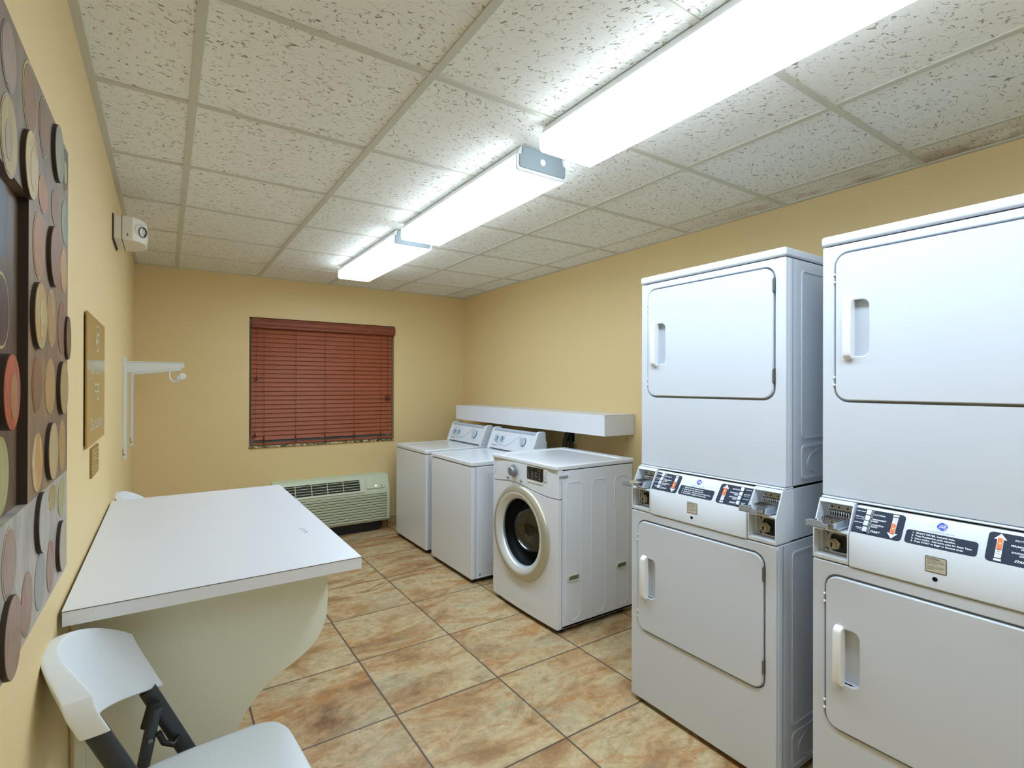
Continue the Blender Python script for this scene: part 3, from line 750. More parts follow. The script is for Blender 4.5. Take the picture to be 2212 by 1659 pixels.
# ------------------------------------------------------------------ top-loading washers
def make_washer(w):
    r = thing('top_loading_washer', '', 'washing machine', (0, 0, 0), 'top-loading washers', world=False)
    TC = Matrix(((1, 0, 0, 0), (0, 0, 1, 0), (0, 1, 0, 0), (0, 0, 0, 1)))
    D = .675
    c = MB(); c.box((0, .001, .03), (.03, w - .001, .838), 'white'); c.box((.030, .0, .03), (D, w, .838), 'white')
    cab = c.build('cabinet', r, bevel=.006, seg=3)
    for yf, s_ in ((0, 1), (w, -1)):
        e = MB()
        T = Matrix(((1, 0, 0, 0), (0, 0, -s_, yf), (0, 1, 0, 0), (0, 0, 0, 1)))
        e.plate(rrect(.034, .035, .0365, .834, 0), T, -.001, .0004, 'gap')
        e.plate(rrect(.13, .12, .55, .79, .01, 4), T, 0, .003, 'white', holes=[rrect(.136, .126, .544, .784, .006, 4)])
        e.lathe([(0, .001), (.006, .001), (.006, 0)], T @ T2(.07, .055), 'gap', 12)
        e.plate(rrect(.05, .036, .17, .078, .003), T, 0, .002, 'white', holes=[rrect(.053, .039, .167, .075, .002)])
        e.build('side_pressing', cab, bevel=.001)
    MB().box((.01, .008, .836), (D - .01, w - .008, .844), 'gap').build('gasket', r); MB().box((.02, .02, .008), (D - .02, w - .02, .034), 'black').build('base_pan', r)
    for x, y in ((.035, .035), (.035, w - .035), (D - .05, .05), (D - .05, w - .05)): MB().cyl((x, y, 0), (x, y, .035), .017, 'black', 12).build('foot', r)
    d = MB(); d.plate(rrect(-.004, -.002, D, w + .002, .012), FZ(.842), 0, .034, 'white2', holes=[rrect(.045, .05, .50, w - .05, .03, 6)])
    d.build('top_deck', r, bevel=.009, seg=4)
    l = MB(); l.plate(rrect(.047, .052, .498, w - .052, .028, 6), FZ(.845), 0, .029, 'white2'); l.plate(rrect(.06, w / 2 - .05, .075, w / 2 + .05, .006), FZ(.873), 0, .003, 'white2')
    l.build('lid', r, bevel=.004, seg=2)
    # sloped control console with rounded end caps
    out = [(.53, .876), (.537, .905), (.59, 1.040), (.600, 1.055), (.615, 1.062), (.665, 1.062), (.672, 1.055), (.675, .90), (.675, .876)]
    inn = [(.541, .885), (.547, .905), (.594, 1.030), (.606, 1.045), (.66, 1.05), (.66, .885)]
    con = MB().plate(inn, TC, .03, w - .03, 'white').build('console', r, bevel=.004, seg=2)
    for a, b in ((.002, .036), (w - .036, w - .002)): MB().plate(out, TC, a, b, 'plastic').build('end_cap', con, bevel=.011, seg=4)
    MB().cyl((.602, .036, 1.043), (.602, w - .036, 1.043), .013, 'lightgrey', 16).build('top_rail', con)
    a = Vector((.547, 0, .905)); bb = Vector((.594, 0, 1.030)); vd = (bb - a).normalized(); nd = Vector((0, -1, 0)).cross(vd); W = w - .072; H = (bb - a).length
    SP = Matrix(((0, vd.x, nd.x, a.x), (-1, 0, 0, w - .036), (0, vd.z, nd.z, a.z), (0, 0, 0, 1)))
    p = MB(); p.plate(rrect(.002, -.012, W - .002, H - .012, .003), SP, -.001, .0008, 'plastic')
    arc = [(.03, .045)]
    pts = []
    for i in range(25):
        t_ = i / 24; u = W * (.06 + .66 * t_)
        v = .050 - .036 * math.sin(PI * min(1, t_ * 1.25) * .9) + max(0, t_ - .45) ** 1.6 * .24
        pts.append(SP @ Vector((u, min(v, H - .014), .001)))
    p.tube(pts, .0035, 'lightgrey', 6, flat=(1, .35))
    S = lambda u, v: SP @ T2(u, v)
    p.text('Speed Queen', .011, S(.045, .005), 'darkink', ext=.0014, off=.0003)
    p.plate(ell(.034, .010, .0075, .0085, 20), SP, 0, .0012, 'darkink', holes=[ell(.034, .010, .0055, .0065, 20)])
    p.text('COMMERCIAL HEAVY DUTY', .004, S(.115, .005), 'greyink', ext=.0014)
    for u, v, s_ in ((.09, .108, 'TEMPERATURE'), (.19, .108, 'LOAD SIZE'), (.26, .108, 'FABRIC'), (W - .19, .028, 'NORMAL'), (W - .09, .026, 'DELICATE'), (W - .15, .012, 'PUSH TO STOP'), (W - .05, .095, 'OFF')):
        p.text(s_, .0055, S(u, v), 'greyink', 'CENTER', ext=.0014)
    for k in range(14):
        an = 2 * PI * k / 14; p.box((W - .135 + .042 * math.cos(an) - .0006, .068 + .042 * math.sin(an) - .002, .0008), (W - .135 + .042 * math.cos(an) + .0006, .068 + .042 * math.sin(an) + .002, .0014), 'greyink', SP)
    p.build('control_label', con, smooth=0, flip=False)
    for u in (.085, .165):
        k = MB(); T = S(u, .068)
        k.plate([(-.022, .016), (-.012, .026), (.012, .026), (.022, .016), (.020, -.005), (.010, -.026), (-.010, -.026), (-.020, -.005)], T, .001, .011, 'lightgrey')
        k.plate(rrect(-.005, -.024, .005, .024, .003), T, .010, .026, 'lightgrey'); k.plate(rrect(.006, -.014, .013, .018, .002), T, .0105, .0115, 'gap'); k.build('selector_knob', con, bevel=.003)
    k = MB(); T = S(W - .135, .068)
    k.lathe([(0, .006), (.036, .006), (.037, .001)], T, 'black', 32); k.lathe([(0, .014), (.022, .014), (.032, .011), (.034, .006)], T, 'lightgrey', 32)
    k.plate(rrect(-.008, -.031, .008, .031, .005), T @ Matrix.Rotation(.5, 4, 'Z'), .010, .034, 'lightgrey'); k.build('timer_knob', con, bevel=.003)
    MB().box((.675, .01, .84), (.688, w - .01, .985), 'white').build('rear_cover', r, bevel=.002)
    return r
w2 = make_washer(.675); w2.location = (1.826, 3.232, 0); w2['label'] = 'white top-loading washer standing directly beside the front-loading washer'
dup(w2, (1.83, 4.02, 0), 'white top-loading washer nearest the back wall and the window')

# ------------------------------------------------------------------ front-loading washer
fw = thing('front_loading_washer', 'white front-loading washer with a round silver door ring and glass porthole', 'washing machine', (0, 0, 0), world=False)
FWW, FD = .70, .62
def fbulge(y):            # slight bow of the front
    a = (y - FWW / 2) / (FWW / 2); return .012 * a * a
def front_poly(z0f, z1, ym0=0.0, ym1=FWW, n=28): pass
DC, DZ, DR = .366, .508, .300
# body: side wrapper + bowed front with round hole
b_ = MB(); b_.box((.04, 0, .03), (FD, .012, .937), 'white').box((.04, FWW - .012, .03), (FD, FWW, .937), 'white').box((FD - .012, 0, .03), (FD, FWW, .937), 'white').box((.04, 0, .03), (FD, FWW, .05), 'white')
cab = b_.build('cabinet', fw, bevel=.005, seg=3)
def bowed(name, loops_outer, holes, thick, m, parent, bevel):
    q = MB()
    if holes: q.plate(loops_outer, FX(0), -thick, 0, m, holes=holes, sub=8)
    else:                                                     # strip of quads between the wavy lower edge and the top edge
        lo = loops_outer[:-2]; top = loops_outer[-1][1]; k = q.mi(m); V = []
        us = []
        for a_, b2 in zip(lo[:-1], lo[1:]):
            for f in range(3): us.append((a_[0] + (b2[0] - a_[0]) * f / 3, a_[1] + (b2[1] - a_[1]) * f / 3))
        us.append(lo[-1])
        for u, v in us: V.append([[q.bm.verts.new(FX(0) @ Vector((u, v + (top - v) * g_, w_))) for g_ in (0, .5, 1)] for w_ in (0, -thick)])
        for a_, b2 in zip(V[:-1], V[1:]):
            for g_ in (0, 1):
                q.bm.faces.new((a_[0][g_], b2[0][g_], b2[0][g_ + 1], a_[0][g_ + 1])); q.bm.faces.new((b2[1][g_], a_[1][g_], a_[1][g_ + 1], b2[1][g_ + 1]))
            q.bm.faces.new((a_[1][0], b2[1][0], b2[0][0], a_[0][0])); q.bm.faces.new((a_[0][2], b2[0][2], b2[1][2], a_[1][2]))
        for e_ in (V[0], V[-1]):
            for g_ in (0, 1): q.bm.faces.new((e_[0][g_], e_[0][g_ + 1], e_[1][g_ + 1], e_[1][g_]))
    for v in q.bm.verts: v.co.x += fbulge(v.co.y)
    return q.build(name, parent, bevel=bevel, seg=3, smooth=40)
wave = [(-(.70), .792), (-.66, .790), (-.60, .798), (-.54, .806), (-.48, .811), (-.42, .811), (-.36, .807), (-.30, .799), (-.22, .787), (-.14, .778), (-.07, .775), (0, .775)]
low = [(u, v - .002) for u, v in wave] + [(0, .045), (-.004, .03), (-.696, .03), (-.70, .045)]
bowed('front_panel', low, [ell(-DC, DZ, DR - .012, DR - .012, 64)], .035, 'white', fw, .006)
upp = [(u, v + .001) for u, v in wave] + [(0, .9435), (-.70, .9435)]
cp = bowed('control_panel', upp, [], .035, 'plastic', fw, .006)
MB().box((.03, .004, .76), (.05, FWW - .004, .934), 'gap').build('gasket', fw)
tp = MB(); tp.plate(rrect(-.002, -.002, FD + .012, FWW + .002, .014), FZ(.941), 0, .027, 'white2', holes=[rrect(.06, .045, FD - .05, FWW - .045, .02, 6)]); tp.plate(rrect(.055, .04, FD - .045, FWW - .04, .02, 6), FZ(.945), 0, .0175, 'white2')
tp.build('top_panel', fw, bevel=.008, seg=4)
MB().box((.03, .004, .935), (FD, FWW - .004, .945), 'gap').build('top_gasket', fw)
for yf, s_ in ((0, 1), (FWW, -1)):
    e = MB()
    T = Matrix(((1, 0, 0, 0), (0, 0, -s_, yf), (0, 1, 0, 0), (0, 0, 0, 1)))
    e.plate(rrect(.036, .035, .0385, .93, 0), T, -.001, .0004, 'gap')
    for x0 in (.068, .266, .458):
        e.plate(rrect(x0, .062, x0 + .118, .870, (.058, .058, .03, .03), 10), T, 0, .0032, 'white', holes=[rrect(x0 + .005, .067, x0 + .113, .865, (.053, .053, .025, .025), 10)])
    e.build('side_pressing', cab, bevel=.0014)
for x0 in (.082, .473):
    g_ = MB(); T = FY(0)
    g_.plate(rrect(x0, .292, x0 + .09, .332, .019, 8), T, 0, .007, 'ac', holes=[rrect(x0 + .007, .299, x0 + .083, .325, .012, 8)])
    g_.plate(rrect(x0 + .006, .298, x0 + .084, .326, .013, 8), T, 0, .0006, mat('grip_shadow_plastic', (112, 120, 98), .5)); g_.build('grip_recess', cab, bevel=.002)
lb = MB(); lb.plate(rrect(.012, .883, .09, .925, .001), FY(-.0005), 0, .0008, 'ink')
for k in range(34):
    x = .017 + k * .002; lb.box((x, -.0016, .893), (x + .0009 + .0005 * (k % 3 == 0), -.0014, .910), 'darkink')
lb.text('MODEL 417', .0055, FY(-.0014) @ T2(.017, .9135), 'darkink'); lb.text('SERIAL NO', .0055, FY(-.0014) @ T2(.058, .9135), 'darkink'); lb.text('C 4021 7750  MADE', .006, FY(-.0014) @ T2(.017, .8855), 'darkink')
lb.build('serial_sticker', cab, smooth=0, flip=False)
# controls
FP = lambda yl, z: FX(fbulge(yl)) @ T2(-yl, z)
k = MB(); k.lathe([(0, .036), (.024, .036), (.028, .032), (.030, .014), (.037, .012), (.039, .001)], FP(.428, .886), 'greyknob', 36); k.plate(rrect(-.006, -.026, .006, .026, .004), FP(.428, .886), .034, .040, 'greyknob')
k.build('cycle_dial', cp, smooth=40)
dd = MB(); xx = fbulge(.21); dd.plate(rrect(-.288, .858, -.132, .934, .003), FX(xx + .004), 0, .008, 'black')
rn = random.Random(5); FXD = FX(xx - .0045)
for i in range(4):
    for jz in range(4): dd.text(('Wash', 'Temp', 'Spin', 'Soil', 'Heavy', 'Normal', 'Light', 'Rinse', 'Low', 'Medium', 'High', 'Warm', 'Extra', 'Cold', 'Hot', 'Off')[i * 4 + jz], .0075, FXD @ T2(-.279 + i * .037, .867 + jz * .0115), 'ink')
dd.text('Wash  Rinse  Spin  Lock', .006, FXD @ T2(-.279, .921), 'greyink')
dd.plate(rrect(-.180, .914, -.140, .930, 0), FX(xx - .0040), 0, .0008, mat('dim_amber_display', (72, 60, 26), .3)); dd.build('display', cp, smooth=0, flip=False)
for i, yl in enumerate((.265, .225, .185, .148)):
    q = MB(); q.plate(rrect(-yl - .015, .841, -yl + .015, .851, .002), FX(fbulge(yl) + .003), 0, .0065, 'bright'); q.plate(rrect(-yl - .014, .8405, -yl + .014, .842, 0), FX(fbulge(yl) - .0034), 0, .0004, 'greyink'); q.build('option_button', cp)
for i in range(6):
    q = MB(); z = .865 + i * .0115; q.plate(rrect(-.122, z, -.096, z + .0075, .002), FX(fbulge(.11) + .003), 0, .0065, 'bright'); q.plate(rrect(-.121, z - .0006, -.097, z + .0008, 0), FX(fbulge(.11) - .0034), 0, .0004, 'greyink'); q.build('modifier_button', cp)
for yl, z in ((.505, .833), (.352, .832)): MB().lathe([(0, .006), (.007, .006), (.0095, .003), (.010, 0)], FP(yl, z), 'greyknob', 18).build('push_button', cp)
dw = MB(); dw.plate([(-.700 + .012, .852), (-.585, .852), (-.580, .822), (-.640, .818), (-.665, .828)], FX(.012), -.02, .0025, 'silver'); dw.plate(rrect(-.690, .812, -.575, .818, .003), FX(.016), -.01, .006, 'bright')
dw.build('detergent_drawer_handle', cp, bevel=.002)
lg = MB(); T = FX(.0145) ; lg.plate(rrect(-.672, .893, -.652, .935, .003), T, 0, .0018, 'greyink', holes=[rrect(-.6705, .8945, -.6535, .9335, .002)])
for z, c_ in ((.922, 'K'), (.909, 'M'), (.896, 'R')): lg.text(c_, .012, T @ T2(-.662, z), 'darkink', 'CENTER', ext=.002)
lg.text('HE Super Capacity', .0045, FX(.009) @ T2(-.69, .8575), 'greyink', ext=.001); lg.text('Start/Pause', .0045, FP(.49, .83), 'greyink', ext=.0012); lg.text('Power', .0045, FP(.335, .83), 'greyink', ext=.0012)
for i, s_ in enumerate(('Normal', 'Heavy Duty', 'Delicates', 'Express')):
    lg.text(s_, .0055, FP(.372, .912 - i * .016), 'greyink', ext=.0014); lg.text(s_, .0055, FP(.500, .912 - i * .016), 'greyink', ext=.0014, align='RIGHT')
lg.plate(rrect(-.3805, .858, -.3790, .918, 0), FX(.0005), 0, .001, 'darkink')
lg.build('printed_marks', cp, smooth=0, flip=False)
# door: bowed silver ring with glass bowl
door = MB(); T = FX(.012) @ T2(-DC, DZ)
door.lathe([(.288, -.01), (.294, .0), (.296, .012), (.290, .022), (.276, .031), (.258, .034), (.252, .0335)], T, 'champ', 72)
door.lathe([(.252, .0335), (.247, .035), (.236, .032), (.218, .022), (.210, .012), (.207, .002), (.205, -.01)], T, 'silver', 72)
door.lathe([(.288, -.01), (.205, -.01)], T, 'champ', 72)
dob = door.build('door_ring', fw, smooth=50)
gb = MB(); gb.lathe([(.206, .003), (.202, -.03), (.190, -.075), (.168, -.115), (.14, -.145), (.09, -.162), (0, -.168)], T, 'glass', 56)
gb.build('glass_bowl', dob, smooth=60, flip=False)
gs = MB(); gs.lathe([(.288, -.012), (.262, -.03), (.235, -.06), (.222, -.075), (.218, -.12), (.222, -.125), (.26, -.13)], T, 'rubber', 56); gs.build('door_seal', fw, smooth=60)
dm = MB(); dm.lathe([(.225, -.12), (.255, -.14), (.262, -.17), (.262, -.44), (.24, -.47), (.09, -.47), (.07, -.455), (0, -.452)], T, 'drum', 64)
for k_ in range(3):
    an = .6 + k_ * 2 * PI / 3
    dm.tube([T @ Vector((.250 * math.cos(an), .250 * math.sin(an), -.16)), T @ Vector((.235 * math.cos(an), .235 * math.sin(an), -.25)), T @ Vector((.235 * math.cos(an + .1), .235 * math.sin(an + .1), -.36)), T @ Vector((.25 * math.cos(an + .15), .25 * math.sin(an + .15), -.45))], .035, 'steel', 12)
dm.build('drum', fw, smooth=50)
cv = MB(); cv.lathe([(0, .019), (.22, .019), (.225, .0)], T, 'glass', 8) if False else None
fl_ = MB(); fl_.plate(rrect(-.686, .055, -.566, .165, (.004, .004, .02, .004), 5), FX(.0125), -.006, .002, 'white'); fl_.build('filter_cover', fw, bevel=.002)
MB().plate(rrect(-.6885, .0525, -.5635, .1675, (.004, .004, .022, .004), 5), FX(.0135), -.004, .0014, 'greyink').build('filter_cover_gap', fw)
for x, y in ((.06, .045), (.06, FWW - .045), (FD - .07, .05), (FD - .07, FWW - .05)): MB().cyl((x, y, 0), (x, y, .008), .024, 'rubber', 18).cyl((x, y, .008), (x, y, .04), .009, 'zinc', 10).build('foot', fw)
MB().box((.05, .02, .022), (FD - .03, FWW - .02, .034), 'gap').build('base_pan', fw)
fw.location = (1.848, 2.292, 0)

# ------------------------------------------------------------------ boxed shelf on the right wall
bx = MB(); bx.box((2.452, 2.532, 1.086), (XR - .002, 4.665, 1.228), 'lam')
for a, b in (((2.4512, 2.5312, 1.086), (2.4536, 2.534, 1.228)),): bx.box(a, b, 'white2')
bx.box((2.453, 2.5315, 1.2255), (XR - .004, 2.533, 1.2265), 'lamline')
tag(bx.build('wall_shelf', origin=(XR, 3.6, 1.086), smooth=0), 'long white laminate box shelf on the right wall above the washers', 'shelf')
# wall box with hoses
hb = thing('washer_hookup', 'pale wall box with dark drain hoses on the right wall behind the front-loading washer', 'hose', (XR, 3.22, .9))
pb = MB(); pb.plate(rrect(-3.30, .962, -3.13, 1.084, .004), FX(XR), 0, .008, 'box', holes=[rrect(-3.272, .975, -3.165, 1.084, .003)]); pb.lathe([(0, .002), (.004, .002), (.004, 0)], FX(XR - .008) @ T2(-3.287, 1.03), 'gap', 10); pb.build('wall_box', hb, bevel=.002)
MB().plate(rrect(-3.272, .972, -3.165, 1.08, .002), FX(XR), 0, .002, 'gap').build('box_cavity', hb)
def bez(p, n=14):
    P = [Vector(q) for q in p]; out = []
    for i in range(n + 1):
        t_ = i / n; out.append((1 - t_) ** 3 * P[0] + 3 * (1 - t_) ** 2 * t_ * P[1] + 3 * (1 - t_) * t_ ** 2 * P[2] + t_ ** 3 * P[3])
    return out
for p, r_, m_ in (([(2.725, 3.20, 1.06), (2.68, 3.21, 1.05), (2.66, 3.25, .95), (2.64, 3.26, .02)], .019, 'hose'), ([(2.725, 3.235, 1.06), (2.70, 3.24, 1.04), (2.70, 3.275, .95), (2.70, 3.28, .015)], .012, 'black'), ([(2.725, 3.18, 1.06), (2.69, 3.175, 1.05), (2.68, 3.17, .95), (2.67, 3.13, .015)], .010, 'black'), ([(2.73, 3.18, 1.05), (2.71, 3.17, 1.0), (2.71, 3.15, .95), (2.71, 3.11, .01)], .006, 'rubber')):
    MB().tube(bez(p), r_, m_, 12).build('hose', hb)
cd = MB(); cd.tube(bez([(XR - .004, 2.615, 1.086), (XR - .004, 2.613, 1.04), (XR - .005, 2.606, 1.0), (XR - .004, 2.600, .966)]), .003, 'box', 8)
tag(cd.build('loose_cord', origin=(XR, 2.61, 1.086)), 'short tan cord hanging below the near end of the wall shelf', 'cord')
cd = MB(); cd.tube([(XR - .004, 3.045, 1.086), (XR - .004, 3.042, 1.0)], .0035, 'box', 8); cd.plate(rrect(-3.065, .994, -3.03, .999, .001), FX(XR), 0, .004, 'box')
tag(cd.build('wall_hook', origin=(XR, 3.04, 1.0)), 'tiny tan hook on the wall under the shelf, right of the hoses', 'hook')

# ------------------------------------------------------------------ fluorescent fixtures
def make_fixture():
    r = thing('fluorescent_fixture', '', 'ceiling light', (0, 0, 0), 'fluorescent wraparound fixtures', world=False)
    L = 1.215; x0, x1 = -.128, .128; zb = -.098; zt = -.038
    def prof(o=0.0, top=zt):
        a0, a1, z0 = x0 - o, x1 + o, zb - o
        rr = .012
        pts = [(a0, top)] + [(a0 + rr - rr * math.cos(q * PI / 8), z0 + rr - rr * math.sin(q * PI / 8)) for q in range(5)] + [(a1 - rr + rr * math.sin(q * PI / 8), z0 + rr - rr * math.cos(q * PI / 8)) for q in range(5)] + [(a1, top)]
        return pts
    TCY = Matrix(((1, 0, 0, 0), (0, 0, 1, 0), (0, 1, 0, 0), (0, 0, 0, 1)))
    dq = MB(); dq.plate(prof(), TCY, .006, L, 'diffside'); kb = dq.mi('diffuser')
    for f in dq.bm.faces:
        f.normal_update()
        if all(v.co.z < zb + .003 for v in f.verts) and len(f.verts) == 4: f.material_index = kb
    dq.build('diffuser', r, smooth=50)
    h = MB(); h.plate([(x0 + .004, zt + .001), (x1 - .004, zt + .001), (x1 - .02, -.002), (x0 + .02, -.002)], TCY, .002, L, 'fixrim'); h.build('housing', r)
    rim = MB(); rim.plate(prof(.002), TCY, .0, .007, 'fixrim'); rim.build('end_frame', r, bevel=.0015)
    ec = MB(); q = .011
    ec.plate([(x0 + q, zt + .002), (x0 + q, zb + q + .006), (x0 + q + .006, zb + q), (x1 - q - .006, zb + q), (x1 - q, zb + q + .006), (x1 - q, zt - .002), (x1 - q - .012, zt + .002), (x1 - q - .018, -.004), (x0 + q + .016, -.004), (x0 + q + .012, zt + .002)], TCY, -.004, .002, 'fixture', holes=[ell(.0, -.045, .012, .012, 20)])
    ec.build('end_plate', r, bevel=.001)
    MB().lathe([(0, 0), (.0115, 0), (.0115, -.003)], Matrix(((1, 0, 0, 0), (0, 0, -1, -.0005), (0, 1, 0, -.045), (0, 0, 0, 1))), 'diffside', 20).build('knockout', r)
    return r
f2 = make_fixture(); f2.location = (1.285, 1.69, ZC); f2['label'] = 'lit fluorescent fixture in the middle of the row of three on the ceiling'
dup(f2, (1.287, 3.035, ZC), 'lit fluorescent fixture farthest away, nearest the back wall')
dup(f2, (1.270, .305, ZC), 'lit fluorescent fixture nearest the camera, running out of the top of the photo')
dup(f2, (1.270, -1.06, ZC), 'added fluorescent fixture behind the camera, out of view, lighting the near end')  # added out of view, continues the row to light the near end

# ------------------------------------------------------------------ emergency light
em = thing('emergency_light', 'white twin-head emergency light high on the left wall', 'emergency light', (XL, 3.13, 2.10))
out = [(XL + .004, 3.0), (XL + .040, 3.0), (XL + .076, 3.002), (XL + .100, 3.022), (XL + .118, 3.05), (XL + .128, 3.085), (XL + .130, 3.13), (XL + .128, 3.175), (XL + .118, 3.21), (XL + .10, 3.238), (XL + .076, 3.258), (XL + .04, 3.26), (XL + .004, 3.26)]
h = MB(); h.plate(out, FZ(2.104), 0, .112, 'emw'); h.build('housing', em, bevel=.006, seg=3)
MB().box((XL - .0003, 2.998, 2.100), (XL + .004, 3.262, 2.220), 'woodside').build('back_plate', em)
MB().box((XL + .035, 2.9985, 2.104), (XL + .0375, 3.2615, 2.217), 'tan').box((XL + .056, 2.9975, 2.122), (XL + .059, 2.9985, 2.134), 'black').build('cover_seam', em)
for yc, dy in ((3.045, -1), (3.215, 1)):
    d = Vector((.80, .60 * dy, -.10)).normalized(); zax = d; xax = Vector((0, 0, 1)).cross(zax).normalized(); yax = zax.cross(xax)
    c_ = Vector((XL + .100, yc, 2.158))
    T = Matrix((( xax.x, yax.x, zax.x, c_.x), (xax.y, yax.y, zax.y, c_.y), (xax.z, yax.z, zax.z, c_.z), (0, 0, 0, 1)))
    lh = MB(); lh.lathe([(.042, .0), (.040, .010), (.032, .016), (.026, .017)], T, 'emw', 32); lh.lathe([(.026, .017), (.025, .020), (.0225, .020), (.0225, .012)], T, 'black', 32)
    lh.lathe([(.0225, .014), (.018, .005), (.008, -.002), (0, -.004)], T, 'reflector', 32); lh.sphere(T @ Vector((0, 0, .008)), .004, 'diffuser' if False else 'bright', seg=8)
    o = lh.build('lamp_head', em, smooth=40, flip=False)

# ------------------------------------------------------------------ shelf brackets
def make_bracket():
    r = thing('shelf_bracket', '', 'bracket', (0, 0, 0), 'wall shelf brackets', world=False)
    MB().box((0, -.009, -.01), (.018, .009, .59), 'brackw').build('wall_rail', r, bevel=.002)
    MB().box((.0, -.0095, .012), (.004, -.0088, .05), 'tan').box((.006, -.0095, .014), (.012, -.0088, .024), 'tan').build('rail_clip', r)
    a = MB(); a.plate([(.018, .500), (.018, .563), (.275, .563), (.300, .558), (.304, .545), (.300, .532), (.18, .520)], FY(0), -.002, .002, 'brackw')
    a.box((.018, -.007, .561), (.302, .007, .565), 'brackw'); a.plate([(.018, .498), (.20, .519), (.20, .523), (.018, .502)], FY(0), -.006, .006, 'brackw'); a.build('arm', r, bevel=.0008)
    hk = MB(); pts = [(.232, 0, .530), (.226, 0, .50), (.228, 0, .470), (.242, 0, .452), (.262, 0, .447), (.280, 0, .455), (.290, 0, .468)]
    hk.tube(pts, .008, 'brackw', 8, flat=(1.0, .55)); hk.build('rod_hook', r)
    MB().lathe([(0, .004), (.017, .004), (.020, .0), (.020, -.012), (0, -.012)], FY(-.012) @ T2(.292, .478), 'brackw', 24).build('end_stop', r)
    return r
br = make_bracket(); br.location = (XL, 3.77, 1.0); br['label'] = 'white metal shelf bracket on the left wall, the nearer of the pair'
dup(br, (XL, 4.555, 1.0), 'white metal shelf bracket on the left wall, the farther one close to the corner')

# ------------------------------------------------------------------ wall signs
sg = thing('wall_sign', 'large gold glass sign with etched lettering on the left wall', 'sign', (XL, 2.29, 1.44))
MB().box((XL, 2.03, 1.24), (XL + .004, 2.55, 1.64), 'black').build('gap_shade_slab', sg)  # black slab stands in for the shaded gap behind the glass
MB().box((XL + .004, 2.022, 1.232), (XL + .009, 2.562, 1.654), 'gold').build('glass_panel', sg, bevel=.0012)
tx = MB(); T = FW(XL + .0093)
tx.text('Washers & Dryers', .058, T @ T2(2.29, 1.465), 'etch', 'CENTER', sx=.95); tx.text('FREE', .085, T @ T2(2.29, 1.375), 'etch', 'CENTER', sx=.75); tx.text('Guest Laundry', .058, T @ T2(2.29, 1.280), 'etch', 'CENTER', sx=1.05)
tx.plate(ell(2.30, 1.587, .055, .045, 36), T, 0, .0006, 'etch', holes=[ell(2.30, 1.587, .051, .041, 36)])
tx.plate([(2.265, 1.565), (2.29, 1.57), (2.32, 1.59), (2.335, 1.61), (2.315, 1.612), (2.285, 1.60), (2.268, 1.585)], T, 0, .0005, 'etch', holes=[ell(2.298, 1.591, .018, .008, 14)])
tx.build('lettering', sg, smooth=0, flip=False)
s2 = MB(); s2.box((XL, 2.182, 1.118), (XL + .006, 2.392, 1.216), 'tan')
for i in range(7): s2.box((XL + .006, 2.195, 1.128 + i * .0125), (XL + .0066, 2.38 - .02 * (i % 3), 1.132 + i * .0125), 'goldedge')
tag(s2.build('small_wall_plaque', origin=(XL, 2.29, 1.118)), 'small tan plaque on the left wall just below the gold sign', 'sign')

# ------------------------------------------------------------------ relief painting
art = thing('relief_painting', 'large relief painting of overlapping coloured discs on the left wall', 'artwork', (XL, .95, 1.06))
XA = -.165; DF = -.1595
M['a_brown'] = paint('art_taupe', (115, 93, 71), (145, 117, 86), 9); M['a_dark'] = paint('art_dark_brown', (75, 56, 41), (108, 84, 61), 9)
M['a_grey'] = paint('art_blue_grey', (152, 145, 135), (178, 167, 152), 7, c=(142, 141, 137)); M['a_top'] = paint('art_grey_brown', (108, 93, 78), (131, 111, 91), 7)
pal = {
 'cream': ((171, 145, 91), (187, 171, 120), (158, 114, 62)), 'sage': ((116, 117, 96), (139, 138, 113), None), 'rust': ((113, 91, 69), (127, 98, 72), (142, 87, 57)),
 'yellow': ((185, 160, 106), (178, 137, 76), (166, 169, 120)), 'red': ((135, 61, 40), (178, 88, 50), (111, 76, 76)), 'olive': ((155, 130, 78), (172, 152, 98), None),
 'tan': ((171, 147, 104), (184, 160, 120), None), 'pale': ((163, 157, 147), (178, 171, 158), None), 'stone': ((162, 148, 126), (178, 166, 142), None),
 'pink': ((134, 97, 77), (151, 126, 107), (142, 83, 58)), 'brown': ((105, 74, 48), (118, 88, 56), None), 'bluegrey': ((111, 113, 113), (135, 135, 129), (118, 85, 69)),
 'taupe': ((135, 119, 93), (155, 139, 98), None), 'outline': ((109, 88, 66), (125, 93, 66), (142, 97, 56)), 'blue': ((59, 65, 78), (83, 89, 97), None), 'orange': ((151, 95, 57), (163, 114, 75), (129, 95, 70)),
 'umber': ((61, 45, 33), (92, 64, 46), None), 'ring': ((151, 112, 66), (175, 141, 90), (127, 88, 53)), 'ochre': ((172, 124, 67), (180, 144, 90), (153, 119, 79)), 'flame': ((187, 171, 113), (185, 130, 65), (187, 181, 142)),
 'lime': ((149, 143, 91), (171, 164, 113), None), 'rose': ((141, 113, 95), (153, 126, 108), (133, 114, 100)), 'mist': ((132, 136, 125), (148, 148, 134), None), 'gold': ((175, 151, 91), (185, 165, 106), None)}
for k_, (a, b, c) in pal.items(): M['p_' + k_] = paint('paint_' + k_, a, b, 15, c)
def fixpoly(poly): return poly
bd = MB()
Y0, Y1, ZL, ZM, ZT, Z1 = .42, 1.372, 1.062, 1.256, 1.70, 1.898
YW = 1.012
bd.box((XL + .0006, Y0, ZL), (XA, Y1, ZM), 'a_grey')
bd.box((XL + .0006, Y0, ZT), (XA, Y1, Z1), 'a_top')
bd.box((XL + .0006, YW, ZM), (XA, Y1, ZT), 'a_brown', None)
bd.box((XL + .0006, Y0, ZM), (XA - .012, YW, ZT), 'a_dark')
